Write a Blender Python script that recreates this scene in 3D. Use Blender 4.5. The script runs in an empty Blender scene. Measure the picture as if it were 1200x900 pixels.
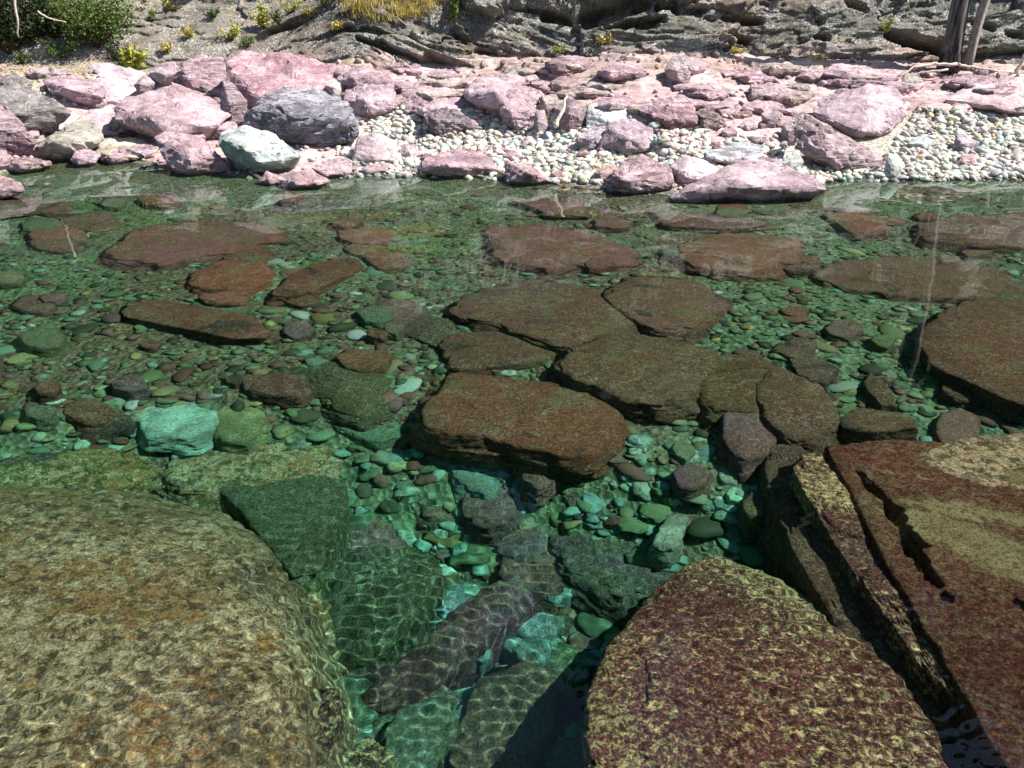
import bpy, bmesh, math, random
import numpy as np
from mathutils import Vector

sc = bpy.context.scene
COL = sc.collection
R = math.radians

# ------------------------------------------------------------------ camera
H, PITCH, LENS = 2.6, R(25), 29.0
cam = bpy.data.objects.new('camera', bpy.data.cameras.new('camera'))
COL.objects.link(cam)
cam.location = (0, 0, H)
cam.rotation_euler = (R(90) - PITCH, 0, 0)
cam.data.lens = LENS
cam.data.clip_end = 2000
sc.camera = cam

# ------------------------------------------------------------------ sky and sun
SUN_EL, SUN_AZ = R(50), R(95)            # azimuth measured from +Y towards +X
w = bpy.data.worlds.new('World'); sc.world = w; w.use_nodes = True
wt = w.node_tree
sky = wt.nodes.new('ShaderNodeTexSky'); sky.sky_type = 'NISHITA'; sky.sun_disc = False
sky.sun_elevation = SUN_EL; sky.sun_rotation = SUN_AZ
wt.links.new(sky.outputs[0], wt.nodes['Background'].inputs[0])
wt.nodes['Background'].inputs[1].default_value = 0.075
sun = bpy.data.lights.new('sun', 'SUN'); sun.energy = 5.0; sun.angle = R(0.5); sun.color = (1.0, 0.955, 0.89)
so = bpy.data.objects.new('sun', sun); COL.objects.link(so)
sdir = Vector((math.sin(SUN_AZ) * math.cos(SUN_EL), math.cos(SUN_AZ) * math.cos(SUN_EL), math.sin(SUN_EL)))
so.rotation_euler = (-sdir).to_track_quat('-Z', 'Y').to_euler()
so.location = (20, 20, 30)
sun.cycles.is_caustics_light = True      # sunlight is really refracted through the rippled water
sc.view_settings.view_transform = 'Standard'; sc.view_settings.look = 'None'
sc.view_settings.exposure = 1.2
sc.render.engine = 'CYCLES'
sc.cycles.caustics_refractive = True; sc.cycles.caustics_reflective = False
sc.cycles.use_denoising = True
sc.cycles.max_bounces = 8; sc.cycles.transmission_bounces = 6; sc.cycles.diffuse_bounces = 3
sc.cycles.volume_bounces = 0; sc.cycles.transparent_max_bounces = 12
sc.cycles.sample_clamp_indirect = 6

# ------------------------------------------------------------------ pixel geometry
FPX = LENS / 36 * 1200
cP, sP = math.cos(PITCH), math.sin(PITCH)
def ray(px, py):
    a, b = (px - 600) / FPX, -(py - 450) / FPX
    v = Vector((a, b * sP + cP, b * cP - sP)); v.normalize(); return v
def at_z(px, py, z):
    """Where the sight line through a photo pixel reaches height z, bent at the water surface when z < 0."""
    d = ray(px, py)
    if z >= 0:
        t = (H - z) / -d.z; return Vector((d.x * t, d.y * t, z))
    t = H / -d.z; p = Vector((d.x * t, d.y * t, 0))
    n = 1.333; hx, hy = d.x / n, d.y / n
    dz = -math.sqrt(1 - hx * hx - hy * hy); t = z / dz
    return Vector((p.x + hx * t, p.y + hy * t, z))
def at_y(px, py, y):
    d = ray(px, py); t = y / d.y; return Vector((d.x * t, y, H + d.z * t))

# ------------------------------------------------------------------ numpy noise
def _h(ix, iy, iz, seed):
    n = (ix.astype(np.int64) * 374761393 + iy.astype(np.int64) * 668265263 + iz.astype(np.int64) * 2147483647 + seed * 1274126177) & 0xffffffff
    n = ((n ^ (n >> 13)) * 1274126177) & 0xffffffff
    n = ((n ^ (n >> 16)) * 2246822519) & 0xffffffff
    return ((n ^ (n >> 15)) & 0xffffff) / float(0xffffff)
def vnoise(P, seed=0):
    i = np.floor(P); f = P - i; f = f * f * (3 - 2 * f); i = i.astype(np.int64); r = 0
    for a in (0, 1):
        for b in (0, 1):
            for c in (0, 1):
                wgt = (f[:, 0] if a else 1 - f[:, 0]) * (f[:, 1] if b else 1 - f[:, 1]) * (f[:, 2] if c else 1 - f[:, 2])
                r = r + wgt * _h(i[:, 0] + a, i[:, 1] + b, i[:, 2] + c, seed)
    return r * 2 - 1
def fbm(P, o=4, seed=0, gain=.5):
    r = 0; a = 1; s = 0
    for k in range(o):
        r = r + a * vnoise(P * 2 ** k + 17.3 * k, seed + k); s += a; a *= gain
    return r / s
def worley(P, seed=0, jit=.9):
    i = np.floor(P).astype(np.int64)
    f1 = np.full(len(P), 9.); f2 = np.full(len(P), 9.); cid = np.zeros(len(P))
    for a in (-1, 0, 1):
        for b in (-1, 0, 1):
            for c in (-1, 0, 1):
                jx, jy, jz = i[:, 0] + a, i[:, 1] + b, i[:, 2] + c
                qx = jx + .5 + jit * (_h(jx, jy, jz, seed) - .5); qy = jy + .5 + jit * (_h(jx, jy, jz, seed + 1) - .5); qz = jz + .5 + jit * (_h(jx, jy, jz, seed + 2) - .5)
                d = np.sqrt((P[:, 0] - qx) ** 2 + (P[:, 1] - qy) ** 2 + (P[:, 2] - qz) ** 2)
                v = _h(jx, jy, jz, seed + 3)
                m = d < f1
                f2 = np.where(m, f1, np.minimum(f2, d)); cid = np.where(m, v, cid); f1 = np.where(m, d, f1)
    return f1, f2, cid
def pts(*a): return np.stack([np.broadcast_to(x, np.shape(a[0])).astype(float).ravel() for x in a], -1)

# ------------------------------------------------------------------ mesh helpers
def add_mesh(name, co, tris_or_quads, mat, smooth=True, col=None, parent=None, k=None):
    me = bpy.data.meshes.new(name); q = np.asarray(tris_or_quads, dtype=np.int32); k = q.shape[1]
    me.vertices.add(len(co)); me.vertices.foreach_set('co', np.asarray(co, dtype=np.float32).ravel())
    me.loops.add(q.size); me.loops.foreach_set('vertex_index', q.ravel())
    me.polygons.add(len(q)); me.polygons.foreach_set('loop_start', np.arange(0, q.size, k, dtype=np.int32))
    me.update(calc_edges=True)
    me.polygons.foreach_set('use_smooth', np.full(len(q), smooth, dtype=bool))
    if col is not None:
        at = me.color_attributes.new('Col', 'FLOAT_COLOR', 'POINT')
        c = np.ones((len(co), 4), dtype=np.float32); c[:, :np.shape(col)[1]] = col; at.data.foreach_set('color', c.ravel())
    if mat: me.materials.append(mat)
    o = bpy.data.objects.new(name, me); COL.objects.link(o)
    o.cycles.is_caustics_receiver = True
    if parent: o.parent = parent
    return o
def grid_faces(n, m):
    idx = np.arange(n * m).reshape(m, n)
    return np.stack([idx[:-1, :-1], idx[:-1, 1:], idx[1:, 1:], idx[1:, :-1]], -1).reshape(-1, 4)
def tag(o, label=None, cat=None, group=None, kind=None):
    if label: o['label'] = label
    if cat: o['category'] = cat
    if group: o['group'] = group
    if kind: o['kind'] = kind
    return o
ICO = {}
def ico(n):
    if n not in ICO:
        b = bmesh.new(); bmesh.ops.create_icosphere(b, subdivisions=n, radius=1)
        b.verts.ensure_lookup_table()
        ICO[n] = (np.array([v.co[:] for v in b.verts]), np.array([[v.index for v in f.verts] for f in b.faces])); b.free()
    return ICO[n]
def hull_planes(P):
    b = bmesh.new()
    for p in P: b.verts.new(p)
    r = bmesh.ops.convex_hull(b, input=b.verts)
    c = np.mean([v.co[:] for v in b.verts if v.link_faces], axis=0)
    N, D = [], []
    for f in b.faces:
        f.normal_update(); n = np.array(f.normal[:])
        if np.linalg.norm(n) < .5: continue
        d = float(np.dot(np.array(f.verts[0].co[:]) - c, n))
        if d < 0: n, d = -n, -d
        N.append(n); D.append(max(d, .004))
    b.free(); return c, np.array(N), np.array(D)

# ------------------------------------------------------------------ materials
class NT:
    def __init__(s, name):
        s.m = bpy.data.materials.new(name); s.m.use_nodes = True; s.t = s.m.node_tree
        s.p = s.t.nodes['Principled BSDF']; s.out = s.t.nodes['Material Output']
    def n(s, typ, **kw):
        x = s.t.nodes.new('ShaderNode' + typ)
        for k, v in kw.items(): setattr(x, k, v)
        return x
    def put(s, sock, v):
        if isinstance(v, bpy.types.NodeSocket): s.t.links.new(v, sock)
        elif isinstance(v, tuple) and len(v) == 3 and sock.type == 'RGBA': sock.default_value = (*v, 1)
        else: sock.default_value = v
    def noise(s, vec, scale, detail=5, rough=.55, dist=0):
        x = s.n('TexNoise'); s.put(x.inputs['Vector'], vec); x.inputs['Scale'].default_value = scale
        x.inputs['Detail'].default_value = detail; x.inputs['Roughness'].default_value = rough; x.inputs['Distortion'].default_value = dist
        return x.outputs['Fac']
    def vor(s, vec, scale, out='Distance', feature='F1'):
        x = s.n('TexVoronoi', feature=feature); s.put(x.inputs['Vector'], vec); x.inputs['Scale'].default_value = scale
        return x.outputs[out]
    def ramp(s, f, a, b, lo=0., hi=1.):
        x = s.n('MapRange'); s.put(x.inputs[0], f); x.inputs[1].default_value = a; x.inputs[2].default_value = b
        x.inputs[3].default_value = lo; x.inputs[4].default_value = hi; return x.outputs[0]
    def math(s, op, a, b=0.):
        x = s.n('Math', operation=op); s.put(x.inputs[0], a); s.put(x.inputs[1], b); return x.outputs[0]
    def mix(s, f, a, b, mode='MIX'):
        x = s.n('Mix', data_type='RGBA', blend_type=mode); s.put(x.inputs[0], f); s.put(x.inputs[6], a); s.put(x.inputs[7], b); return x.outputs[2]
    def scale(s, c, f):                      # colour times scalar
        if isinstance(c, tuple) and not isinstance(f, bpy.types.NodeSocket): return tuple(k * f for k in c)
        x = s.n('VectorMath', operation='SCALE'); s.put(x.inputs[0], c); s.put(x.inputs['Scale'], f); return x.outputs[0]
    def map(s, vec, sc_=(1, 1, 1), rot=(0, 0, 0), loc=(0, 0, 0)):
        x = s.n('Mapping'); s.put(x.inputs[0], vec); x.inputs['Scale'].default_value = sc_; x.inputs['Rotation'].default_value = rot; x.inputs['Location'].default_value = loc; return x.outputs[0]
    def vec(s, offset=True):
        v = s.n('TexCoord').outputs['Object']
        if offset:
            r = s.n('ObjectInfo').outputs['Random']; x = s.n('VectorMath', operation='ADD'); s.put(x.inputs[0], v)
            y = s.math('MULTIPLY', r, 37.); s.put(x.inputs[1], y); v = x.outputs[0]
        return v
    def bump(s, h, strength, dist, prev=None):
        x = s.n('Bump'); s.put(x.inputs['Height'], h); x.inputs['Strength'].default_value = strength; x.inputs['Distance'].default_value = dist
        if prev: s.put(x.inputs['Normal'], prev)
        return x.outputs[0]
    def done(s, col, rough, nrm=None, spec=.4):
        s.put(s.p.inputs['Base Color'], col); s.put(s.p.inputs['Roughness'], rough); s.p.inputs['Specular IOR Level'].default_value = spec
        if nrm: s.put(s.p.inputs['Normal'], nrm)
        return s.m
    def objcol(s): return s.n('ObjectInfo').outputs['Color']
    def attr(s): return s.n('VertexColor', layer_name='Col').outputs['Color']

def wet_line(a, col, rough):
    """Stone that the river has wetted: darker and glossier up to a hand's breadth over the water."""
    z = a.n('SeparateXYZ'); a.put(z.inputs[0], a.n('NewGeometry').outputs['Position'])
    nz = a.noise(a.n('TexCoord').outputs['Object'], 6, 3)
    zz = a.math('SUBTRACT', z.outputs[2], a.ramp(nz, .3, .7, 0, .05))
    wet = a.ramp(zz, .0, .035, 1, 0)
    return a.mix(wet, col, a.scale(col, .42)), a.ramp(wet, 0, 1, rough, .5)

def dry_rock_mat(name, pale=.35, strata=.5, lichen=.25, lichen_col=(.5, .5, .44), dark=.5):
    a = NT(name); v = a.vec(); c = a.scale(a.objcol(), .86)
    big = a.noise(v, 1.6, 6, .6, .6); mid = a.noise(v, 7, 8, .65, .3); fine = a.noise(v, 45, 5, .7)
    st = a.noise(a.map(v, (1.2, 1.2, 14), (.35, .25, 0)), 1.6, 7, .7, .5)
    col = a.mix(a.ramp(big, .40, .62), a.scale(c, .55), a.mix(.22, c, (.6, .53, .54)))
    gp = a.noise(a.map(v, (1, 1, 1.6), loc=(7, 3, 1)), 2.6, 9, .74, .8)
    col = a.mix(a.ramp(gp, .52, .60, 0, .65), col, (.2, .17, .18))
    col = a.mix(a.ramp(mid, .52, .72, 0, pale), col, (.68, .6, .6))
    col = a.mix(a.math('MULTIPLY', a.ramp(st, .5, .40), strata), col, a.scale(c, .3))
    wv = a.n('VectorMath', operation='ADD'); a.put(wv.inputs[0], v); nv = a.n('TexNoise'); a.put(nv.inputs['Vector'], v); nv.inputs['Scale'].default_value = 3; nv.inputs['Detail'].default_value = 6; a.put(wv.inputs[1], a.scale(nv.outputs['Color'], .5))
    crack = a.vor(a.map(wv.outputs[0], (1, 1, 2.4), (.3, .2, .5)), 1.7, 'Distance', 'DISTANCE_TO_EDGE')
    cm = a.math('MULTIPLY', a.ramp(crack, .0, .012, .8, 0), a.ramp(a.noise(v, 2.2, 5, .6), .46, .54))
    col = a.mix(a.math('MULTIPLY', cm, .8), col, a.scale(c, .2))
    vein = a.ramp(a.math('ABSOLUTE', a.math('SUBTRACT', a.noise(v, 2.3, 4, .6, 2.), .5)), 0, .012, 1, 0)
    col = a.mix(a.math('MULTIPLY', vein, .5), col, (.72, .66, .66))
    li = a.math('MULTIPLY', a.ramp(fine, .56, .66), a.ramp(a.noise(v, 3, 4), .45, .65))
    col = a.mix(a.math('MULTIPLY', li, lichen), col, lichen_col)
    col = a.mix(a.math('MULTIPLY', a.ramp(a.noise(v, 18, 6, .8), .42, .3), dark), col, a.scale(c, .35))
    col, ro = wet_line(a, col, .82)
    h = a.math('ADD', a.math('MULTIPLY', st, .9 * strata + .05), a.math('ADD', a.math('MULTIPLY', mid, .8), a.math('MULTIPLY', cm, -.6)))
    nb = a.bump(h, 1., .06); nb = a.bump(fine, .6, .008, nb)
    return a.done(col, ro, nb, .3)
M_PINK = dry_rock_mat('pink_argillite', .3, .4, .3)
M_SLATY = dry_rock_mat('layered_argillite', .3, 1.0, .2)
M_LICHEN = dry_rock_mat('lichen_rock', .2, .4, .9, (.62, .62, .57), .8)
M_SMOOTH = dry_rock_mat('smooth_stone', .4, .15, .1, dark=.25)

TAN_STREAKS = [(1038, 552, 1085, 562, .03), (1070, 590, 1125, 605, .06), (1085, 615, 1250, 675, .16), (1090, 590, 1250, 620, .07), (1120, 640, 1220, 690, .09), (1180, 560, 1300, 580, .11)]
def sunk_rock_mat(name, chip=(.40, .36, .17), chips=.75, brown=(.17, .075, .045), dark=.6, scale=1., algae=.3, vein=.3, mottle=0., orange=0., streaks=False, zones=None, grain=1.):
    a = NT(name); v = a.vec(); c = a.objcol()
    wv = a.n('VectorMath', operation='ADD'); a.put(wv.inputs[0], v)
    nv = a.n('TexNoise'); a.put(nv.inputs['Vector'], v); nv.inputs['Scale'].default_value = 14 * scale; nv.inputs['Detail'].default_value = 3
    a.put(wv.inputs[1], a.scale(nv.outputs['Color'], .07 / scale)); vv = wv.outputs[0]
    big = a.noise(v, 1.3 * scale, 6, .6, .8); mid = a.noise(vv, 6 * scale, 8, .7, .5); fine = a.noise(vv, 30 * scale, 8, .8)
    col = a.mix(a.ramp(big, .4, .62), c, a.mix(.75, c, brown))
    col = a.mix(a.math('MULTIPLY', a.ramp(mid, .48, .62), algae * .7), col, (.14, .12, .05))
    ch = a.math('MULTIPLY', a.ramp(fine, .53, .6), a.ramp(a.noise(v, 2.4 * scale, 5, .7), .40, .62))
    col = a.mix(a.math('MULTIPLY', ch, chips), col, chip)  # pale flecks: algae tone and sun caustics painted together into the colour
    if zones:
        zc = a.noise(a.map(v, loc=(2, 5, 1)), 1.5, 6, .65, .8)
        col = a.mix(a.ramp(zc, .42, .36), col, zones[0]); col = a.mix(a.ramp(zc, .52, .66, 0, .8), col, zones[1])
    if mottle:  # coarser algae mosaic, its contrast also painting in caustic sparkle
        cells = a.n('TexVoronoi', feature='SMOOTH_F1'); a.put(cells.inputs['Vector'], vv); cells.inputs['Scale'].default_value = 46 * scale; cells.inputs['Smoothness'].default_value = .35
        sep = a.n('SeparateColor'); a.put(sep.inputs[0], cells.outputs['Color'])
        gr = a.noise(vv, 24 * scale * grain, 5, .7, .2); zone = a.noise(v, 1.1 * scale, 5, .6, .6)
        q1 = a.math('ADD', a.math('ADD', gr, a.math('MULTIPLY', zone, .8)), a.math('MULTIPLY', sep.outputs[0], .10))
        col = a.mix(a.math('MULTIPLY', a.ramp(q1, .91, 1.0), mottle), col, a.mix(sep.outputs[1], chip, a.scale(chip, .55)))
        g2 = a.noise(a.map(vv, loc=(5, 9, 2)), 34 * scale * grain, 5, .72, .1)
        col = a.mix(a.math('MULTIPLY', a.ramp(g2, .50, .43), mottle), col, a.scale(c, .28))
        if orange: col = a.mix(a.math('MULTIPLY', a.ramp(a.math('ADD', a.noise(a.map(vv, loc=(1, 4, 8)), 13 * scale, 5, .7), a.math('MULTIPLY', a.noise(v, 1.6 * scale, 3), .5)), .80, .93), orange), col, (.36, .16, .05))
    vn = a.ramp(a.math('ABSOLUTE', a.math('SUBTRACT', a.noise(v, 1.7, 5, .65, 1.5), .5)), 0, .014, 1, 0)
    col = a.mix(a.math('MULTIPLY', vn, vein), col, (.4, .4, .32))
    col = a.mix(a.math('MULTIPLY', a.ramp(a.noise(vv, 15 * scale, 7, .8), .46, .36), dark), col, a.scale(c, .25))
    if streaks:                              # pale bedding plane laid bare in feathered strips
        pos = a.n('NewGeometry').outputs['Position']; sp = a.n('SeparateXYZ'); a.put(sp.inputs[0], pos)
        wob_ = a.math('MULTIPLY', a.math('SUBTRACT', a.noise(a.map(pos, (3, .8, 1), (0, 0, -.75)), 3.5, 7, .7), .5), .28); tot = None
        for x0, y0, x1, y1, wd in TAN_STREAKS:
            A, B_ = at_z(x0, y0, -.13), at_z(x1, y1, -.13); L = (B_ - A).length; ux, uy = (B_.x - A.x) / L, (B_.y - A.y) / L
            dx = a.math('SUBTRACT', sp.outputs[0], A.x); dy = a.math('SUBTRACT', sp.outputs[1], A.y)
            al = a.math('ADD', a.math('MULTIPLY', dx, ux), a.math('MULTIPLY', dy, uy)); ac = a.math('ABSOLUTE', a.math('SUBTRACT', a.math('MULTIPLY', dx, uy), a.math('MULTIPLY', dy, ux)))
            out_ = a.math('MAXIMUM', a.math('SUBTRACT', al, L), a.math('MULTIPLY', al, -1.)); out_ = a.math('MAXIMUM', a.math('MULTIPLY', out_, .5), 0.)
            dd = a.math('ADD', a.math('ADD', ac, out_), wob_); mk = a.ramp(dd, wd, wd - .02)
            tot = mk if tot is None else a.math('MAXIMUM', tot, mk)
        tc = a.mix(a.ramp(mid, .35, .65), (.2, .16, .07), (.34, .28, .14))
        col = a.mix(a.math('MULTIPLY', tot, a.ramp(fine, .34, .44)), col, tc)
    sp2 = a.noise(a.map(v, loc=(3, 1, 6)), 70, 3, .7)
    col = a.mix(a.ramp(sp2, .50, .44, 0, .6), col, a.scale(c, .2)); col = a.mix(a.ramp(sp2, .58, .66, 0, .35), col, chip)
    col, ro = wet_line(a, a.scale(col, 2.45), .7)
    nb = a.bump(mid, .9, .07 / scale); nb = a.bump(fine, .9, .02, nb)
    return a.done(col, ro, nb, .05)
M_SUNK = sunk_rock_mat('sunken_brown_rock', zones=((.06, .05, .035), (.17, .15, .07)))
M_OLIVE = sunk_rock_mat('sunken_olive_rock', (.33, .36, .2), .9, (.1, .1, .05), .7, 1.2, .8)
M_MOSAIC = sunk_rock_mat('sunken_mosaic_rock', (.85, .64, .30), .7, (.13, .045, .04), .8, 1., .3, .1, .9)
M_TAN = sunk_rock_mat('sunken_tan_rock', (.74, .53, .31), .55, (.40, .20, .08), .7, 1., .5, .1, .9, 1., zones=((.085, .07, .075), (.42, .25, .11)), grain=.42)
M_SLAB = sunk_rock_mat('sunken_red_slab', (.30, .22, .11), .5, (.09, .035, .025), .8, 1., .5, .1, .6, streaks=True)

def cobble_mat(name, src, mul=1., deep=False):
    a = NT(name); v = a.vec(src == 'obj'); c = a.objcol() if src == 'obj' else a.attr()
    n1 = a.noise(v, 9, 6, .65, .5); n2 = a.noise(v, 60, 4, .7)
    col = a.mix(a.ramp(n1, .35, .65), a.scale(c, .75 * mul), a.scale(c, 1.2 * mul))
    col = a.mix(a.ramp(n2, .58, .7, 0, .45), col, a.scale(c, .35))
    if deep:                                 # algae and silt sit on the stones in patches
        n3 = a.noise(a.map(v, loc=(4, 2, 9)), 16, 7, .78, .6); col = a.mix(a.ramp(n3, .50, .60, 0, .8), col, (.10, .10, .045)); col = a.mix(a.ramp(n3, .44, .36, 0, .6), col, (.26, .27, .17))
    col, ro = wet_line(a, col, .7)
    return a.done(col, ro, a.bump(n2, .4, .004), .08 if deep else .3)
M_COB_O = cobble_mat('cobble_stone', 'obj', .85)
M_BED_O = cobble_mat('river_stone', 'obj', 1.2, True); M_BED_A = cobble_mat('river_pebble', 'attr', 1.2, True)
M_COB_A = cobble_mat('pebble_stone', 'attr', .82)

def ground_mat():
    a = NT('riverbed_and_bank'); v = a.vec(False); c = a.attr()
    cell = a.n('TexVoronoi'); a.put(cell.inputs['Vector'], v); cell.inputs['Scale'].default_value = 22
    sep = a.n('SeparateColor'); a.put(sep.inputs[0], cell.outputs['Color'])
    vc = a.n('VertexColor', layer_name='Col'); loose = vc.outputs['Alpha']
    stn = a.noise(a.map(v, (.5, 2.2, 9), (.1, 0, .35)), 2.2, 8, .7, .5)
    rockc = a.mix(a.ramp(stn, .5, .40, 0, .8), a.scale(c, 1.05), a.scale(c, .33)); gq = a.noise(v, 2.2, 9, .75, .6)
    rockc = a.mix(a.ramp(gq, .54, .62, 0, .7), rockc, (.17, .13, .12)); rockc = a.mix(a.ramp(a.noise(v, 22, 5, .8), .45, .36, 0, .6), rockc, a.scale(c, .3))
    rockc = a.mix(a.ramp(a.noise(v, 1.2, 6, .6), .45, .65, 0, .6), rockc, (.66, .56, .55))
    col = a.mix(loose, rockc, a.scale(c, a.ramp(sep.outputs[0], 0, 1, .45, 1.45)))
    n = a.noise(v, 3, 8, .7); col = a.mix(a.ramp(n, .35, .65, 0, .5), col, a.scale(c, .5))
    col, ro = wet_line(a, col, .85)
    nb = a.bump(a.math('MULTIPLY', cell.outputs['Distance'], loose), .8, .03); nb = a.bump(a.math('MULTIPLY', stn, a.math('SUBTRACT', 1., loose)), .9, .06, nb); nb = a.bump(a.noise(v, 30, 6, .7), .5, .01, nb)
    return a.done(col, ro, nb, .2)
M_GROUND = ground_mat()

def cliff_mat():
    a = NT('cliff_rock'); v = a.vec(False); c = a.attr()
    big = a.noise(v, 1.1, 7, .65, .5); mid = a.noise(v, 6, 8, .7, .4); fine = a.noise(v, 26, 7, .8)
    col = a.mix(a.ramp(big, .38, .62), a.scale(c, .6), a.scale(c, 1.2))
    col = a.mix(a.ramp(a.noise(v, 70, 3, .7), .55, .45, 0, .6), col, a.scale(c, .35))
    st = a.noise(a.map(v, (.7, 2, 9), (0, .18, 0)), 1.8, 8, .72, .4)
    col = a.mix(a.ramp(st, .44, .34, 0, .5), col, a.scale(c, .3))
    col = a.mix(a.ramp(mid, .42, .3, 0, .7), col, a.scale(c, .3))
    li = a.math('MULTIPLY', a.ramp(fine, .52, .6), a.ramp(a.noise(v, 1.8, 5, .6), .38, .56))
    col = a.mix(a.math('MULTIPLY', li, .85), col, (.7, .7, .64))
    mo = a.math('MULTIPLY', a.ramp(a.noise(v, 2.1, 4, .6, 1), .58, .68), a.ramp(mid, .45, .6))
    col = a.mix(a.math('MULTIPLY', mo, .8), col, (.17, .16, .035))
    nb = a.bump(a.math('ADD', a.math('MULTIPLY', st, .4), mid), .9, .06); nb = a.bump(fine, .7, .012, nb)
    return a.done(col, .9, nb, .15)
M_CLIFF = cliff_mat()

def plain_mat(name, col, var=.4, scale=20, rough=.8, trans=False):
    a = NT(name); v = a.vec(False); n = a.noise(v, scale, 5, .7)
    k = a.scale(col, a.ramp(n, .3, .7, 1 - var, 1 + var)) if not isinstance(col, tuple) else a.mix(a.ramp(n, .3, .7), tuple(x * (1 - var) for x in col), tuple(min(1, x * (1 + var)) for x in col))
    return a.done(k, rough, a.bump(n, .4, .01), .2)
M_LEAF = plain_mat('green_leaf', (.075, .12, .025), .6, 9)
M_LEAFD = plain_mat('dark_needle', (.03, .045, .018), .6, 9)
M_LEAFY = plain_mat('yellow_leaf', (.32, .32, .06), .4, 9)
M_GRASS = plain_mat('dry_grass', (.42, .34, .09), .4, 9)
M_TWIG = plain_mat('bleached_wood', (.5, .43, .36), .35, 30)
M_STRIP = plain_mat('stripped_wood', (.24, .21, .19), .45, 14)
M_STEM = plain_mat('brown_stem', (.09, .06, .04), .4, 30)
def bark():
    a = NT('weathered_bark'); v = a.vec(False)
    n = a.noise(a.map(v, (12, 12, .8)), 1.6, 8, .7, .3)
    col = a.mix(a.ramp(n, .42, .58), (.014, .013, .013), (.15, .135, .13))
    return a.done(col, .85, a.bump(n, .9, .03), .2)
M_BARK = bark()

# ------------------------------------------------------------------ terrain functions
_sp = [(-260, 215), (-60, 215), (0, 205), (60, 190), (130, 187), (200, 199), (270, 205), (330, 212), (410, 206), (500, 205), (590, 210), (650, 216), (720, 224), (800, 232), (900, 222), (980, 212), (1100, 210), (1200, 209), (1500, 206)]
_sw = [at_z(px, py, 0) for px, py in _sp]
SX = np.array([p.x for p in _sw]); SY = np.array([p.y for p in _sw])
def yshore(x): return np.interp(x, SX, SY)
def shelf_parts(X, s):
    """Pink bedrock shelf that slopes from the cliff foot down to the beach: how much of it is there, and its blocks."""
    s0 = np.interp(X, [-4.2, -3, 1.5, 2.6, 5, 6.2, 7.5, 10], [3.6, 3.0, 2.6, 1.5, 1.7, 3.3, 3.1, 2.6])
    shelf = np.clip((s - s0 - .25 * np.sin(X * 1.3)) / .5, 0, 1) * np.clip((X + 4.2) / .8, 0, 1) * (s < 7)
    P = pts(X, s, 0 * X)
    q1, q2, qc = worley(np.stack([X.ravel() * .55 + s.ravel() * .35 + fbm(P * 1.1, 5, 3, .6) * .9, s.ravel() * 1.5 + fbm(P * 1.1, 5, 8, .6) * .9, 0 * X.ravel()], -1), 55)
    return shelf, qc, q2, q1
def ground(x, y):
    x = np.asarray(x, float); y = np.asarray(y, float)
    s = y - yshore(x)
    z = np.interp(s, [-60, -14.2, -13.4, -12.4, -11, -9.8, -8.7, -7.6, -5.5, -3.5, -1.6, -.5, 0, .8, 2, 4, 5.6, 8, 12, 30, 70, 400],
                  [6, 1.6, .9, -.5, -1.4, -1.65, -1.25, -.72, -.56, -.45, -.3, -.13, 0, .1, .28, .72, 1.2, 1.6, 4, 16, 40, 120])
    P = pts(x, y, 0 * x)
    z = z + (fbm(P * .9, 4, 5) * .09 + fbm(P * 4, 3, 9) * .02).reshape(z.shape) * np.clip(.35 + np.abs(s) * .4, 0, 1)
    sh, qc, q2, q1 = shelf_parts(x, s)
    w1, w2, wc = worley(np.stack([x.ravel() * 2.2 + s.ravel() * 1.2, s.ravel() * 4.6 + fbm(P * 1.8, 4, 8) * 1.2, 0 * x.ravel()], -1), 57)
    hh = .16 + .05 * fbm(P * 2, 5, 31, .6) + (qc - .5) * .13 - .1 * np.clip(1 - (q2 - q1) / .035, 0, 1) + (wc - .5) * .05 * (qc > .45)
    return z + sh * hh.reshape(z.shape)
_GZ = ground(*np.meshgrid(np.linspace(-17, 17, 640), np.linspace(-2, 21, 440)))
def gz(x, y):
    if abs(x) > 16.9 or not -1.9 < y < 20.9: return float(ground(np.array([x]), np.array([y]))[0])
    u = (x + 17) / 34 * 639; v = (y + 2) / 23 * 439; i, j = int(u), int(v); a = u - i; b = v - j
    return float((_GZ[j, i] * (1 - a) + _GZ[j, i + 1] * a) * (1 - b) + (_GZ[j + 1, i] * (1 - a) + _GZ[j + 1, i + 1] * a) * b)

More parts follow.
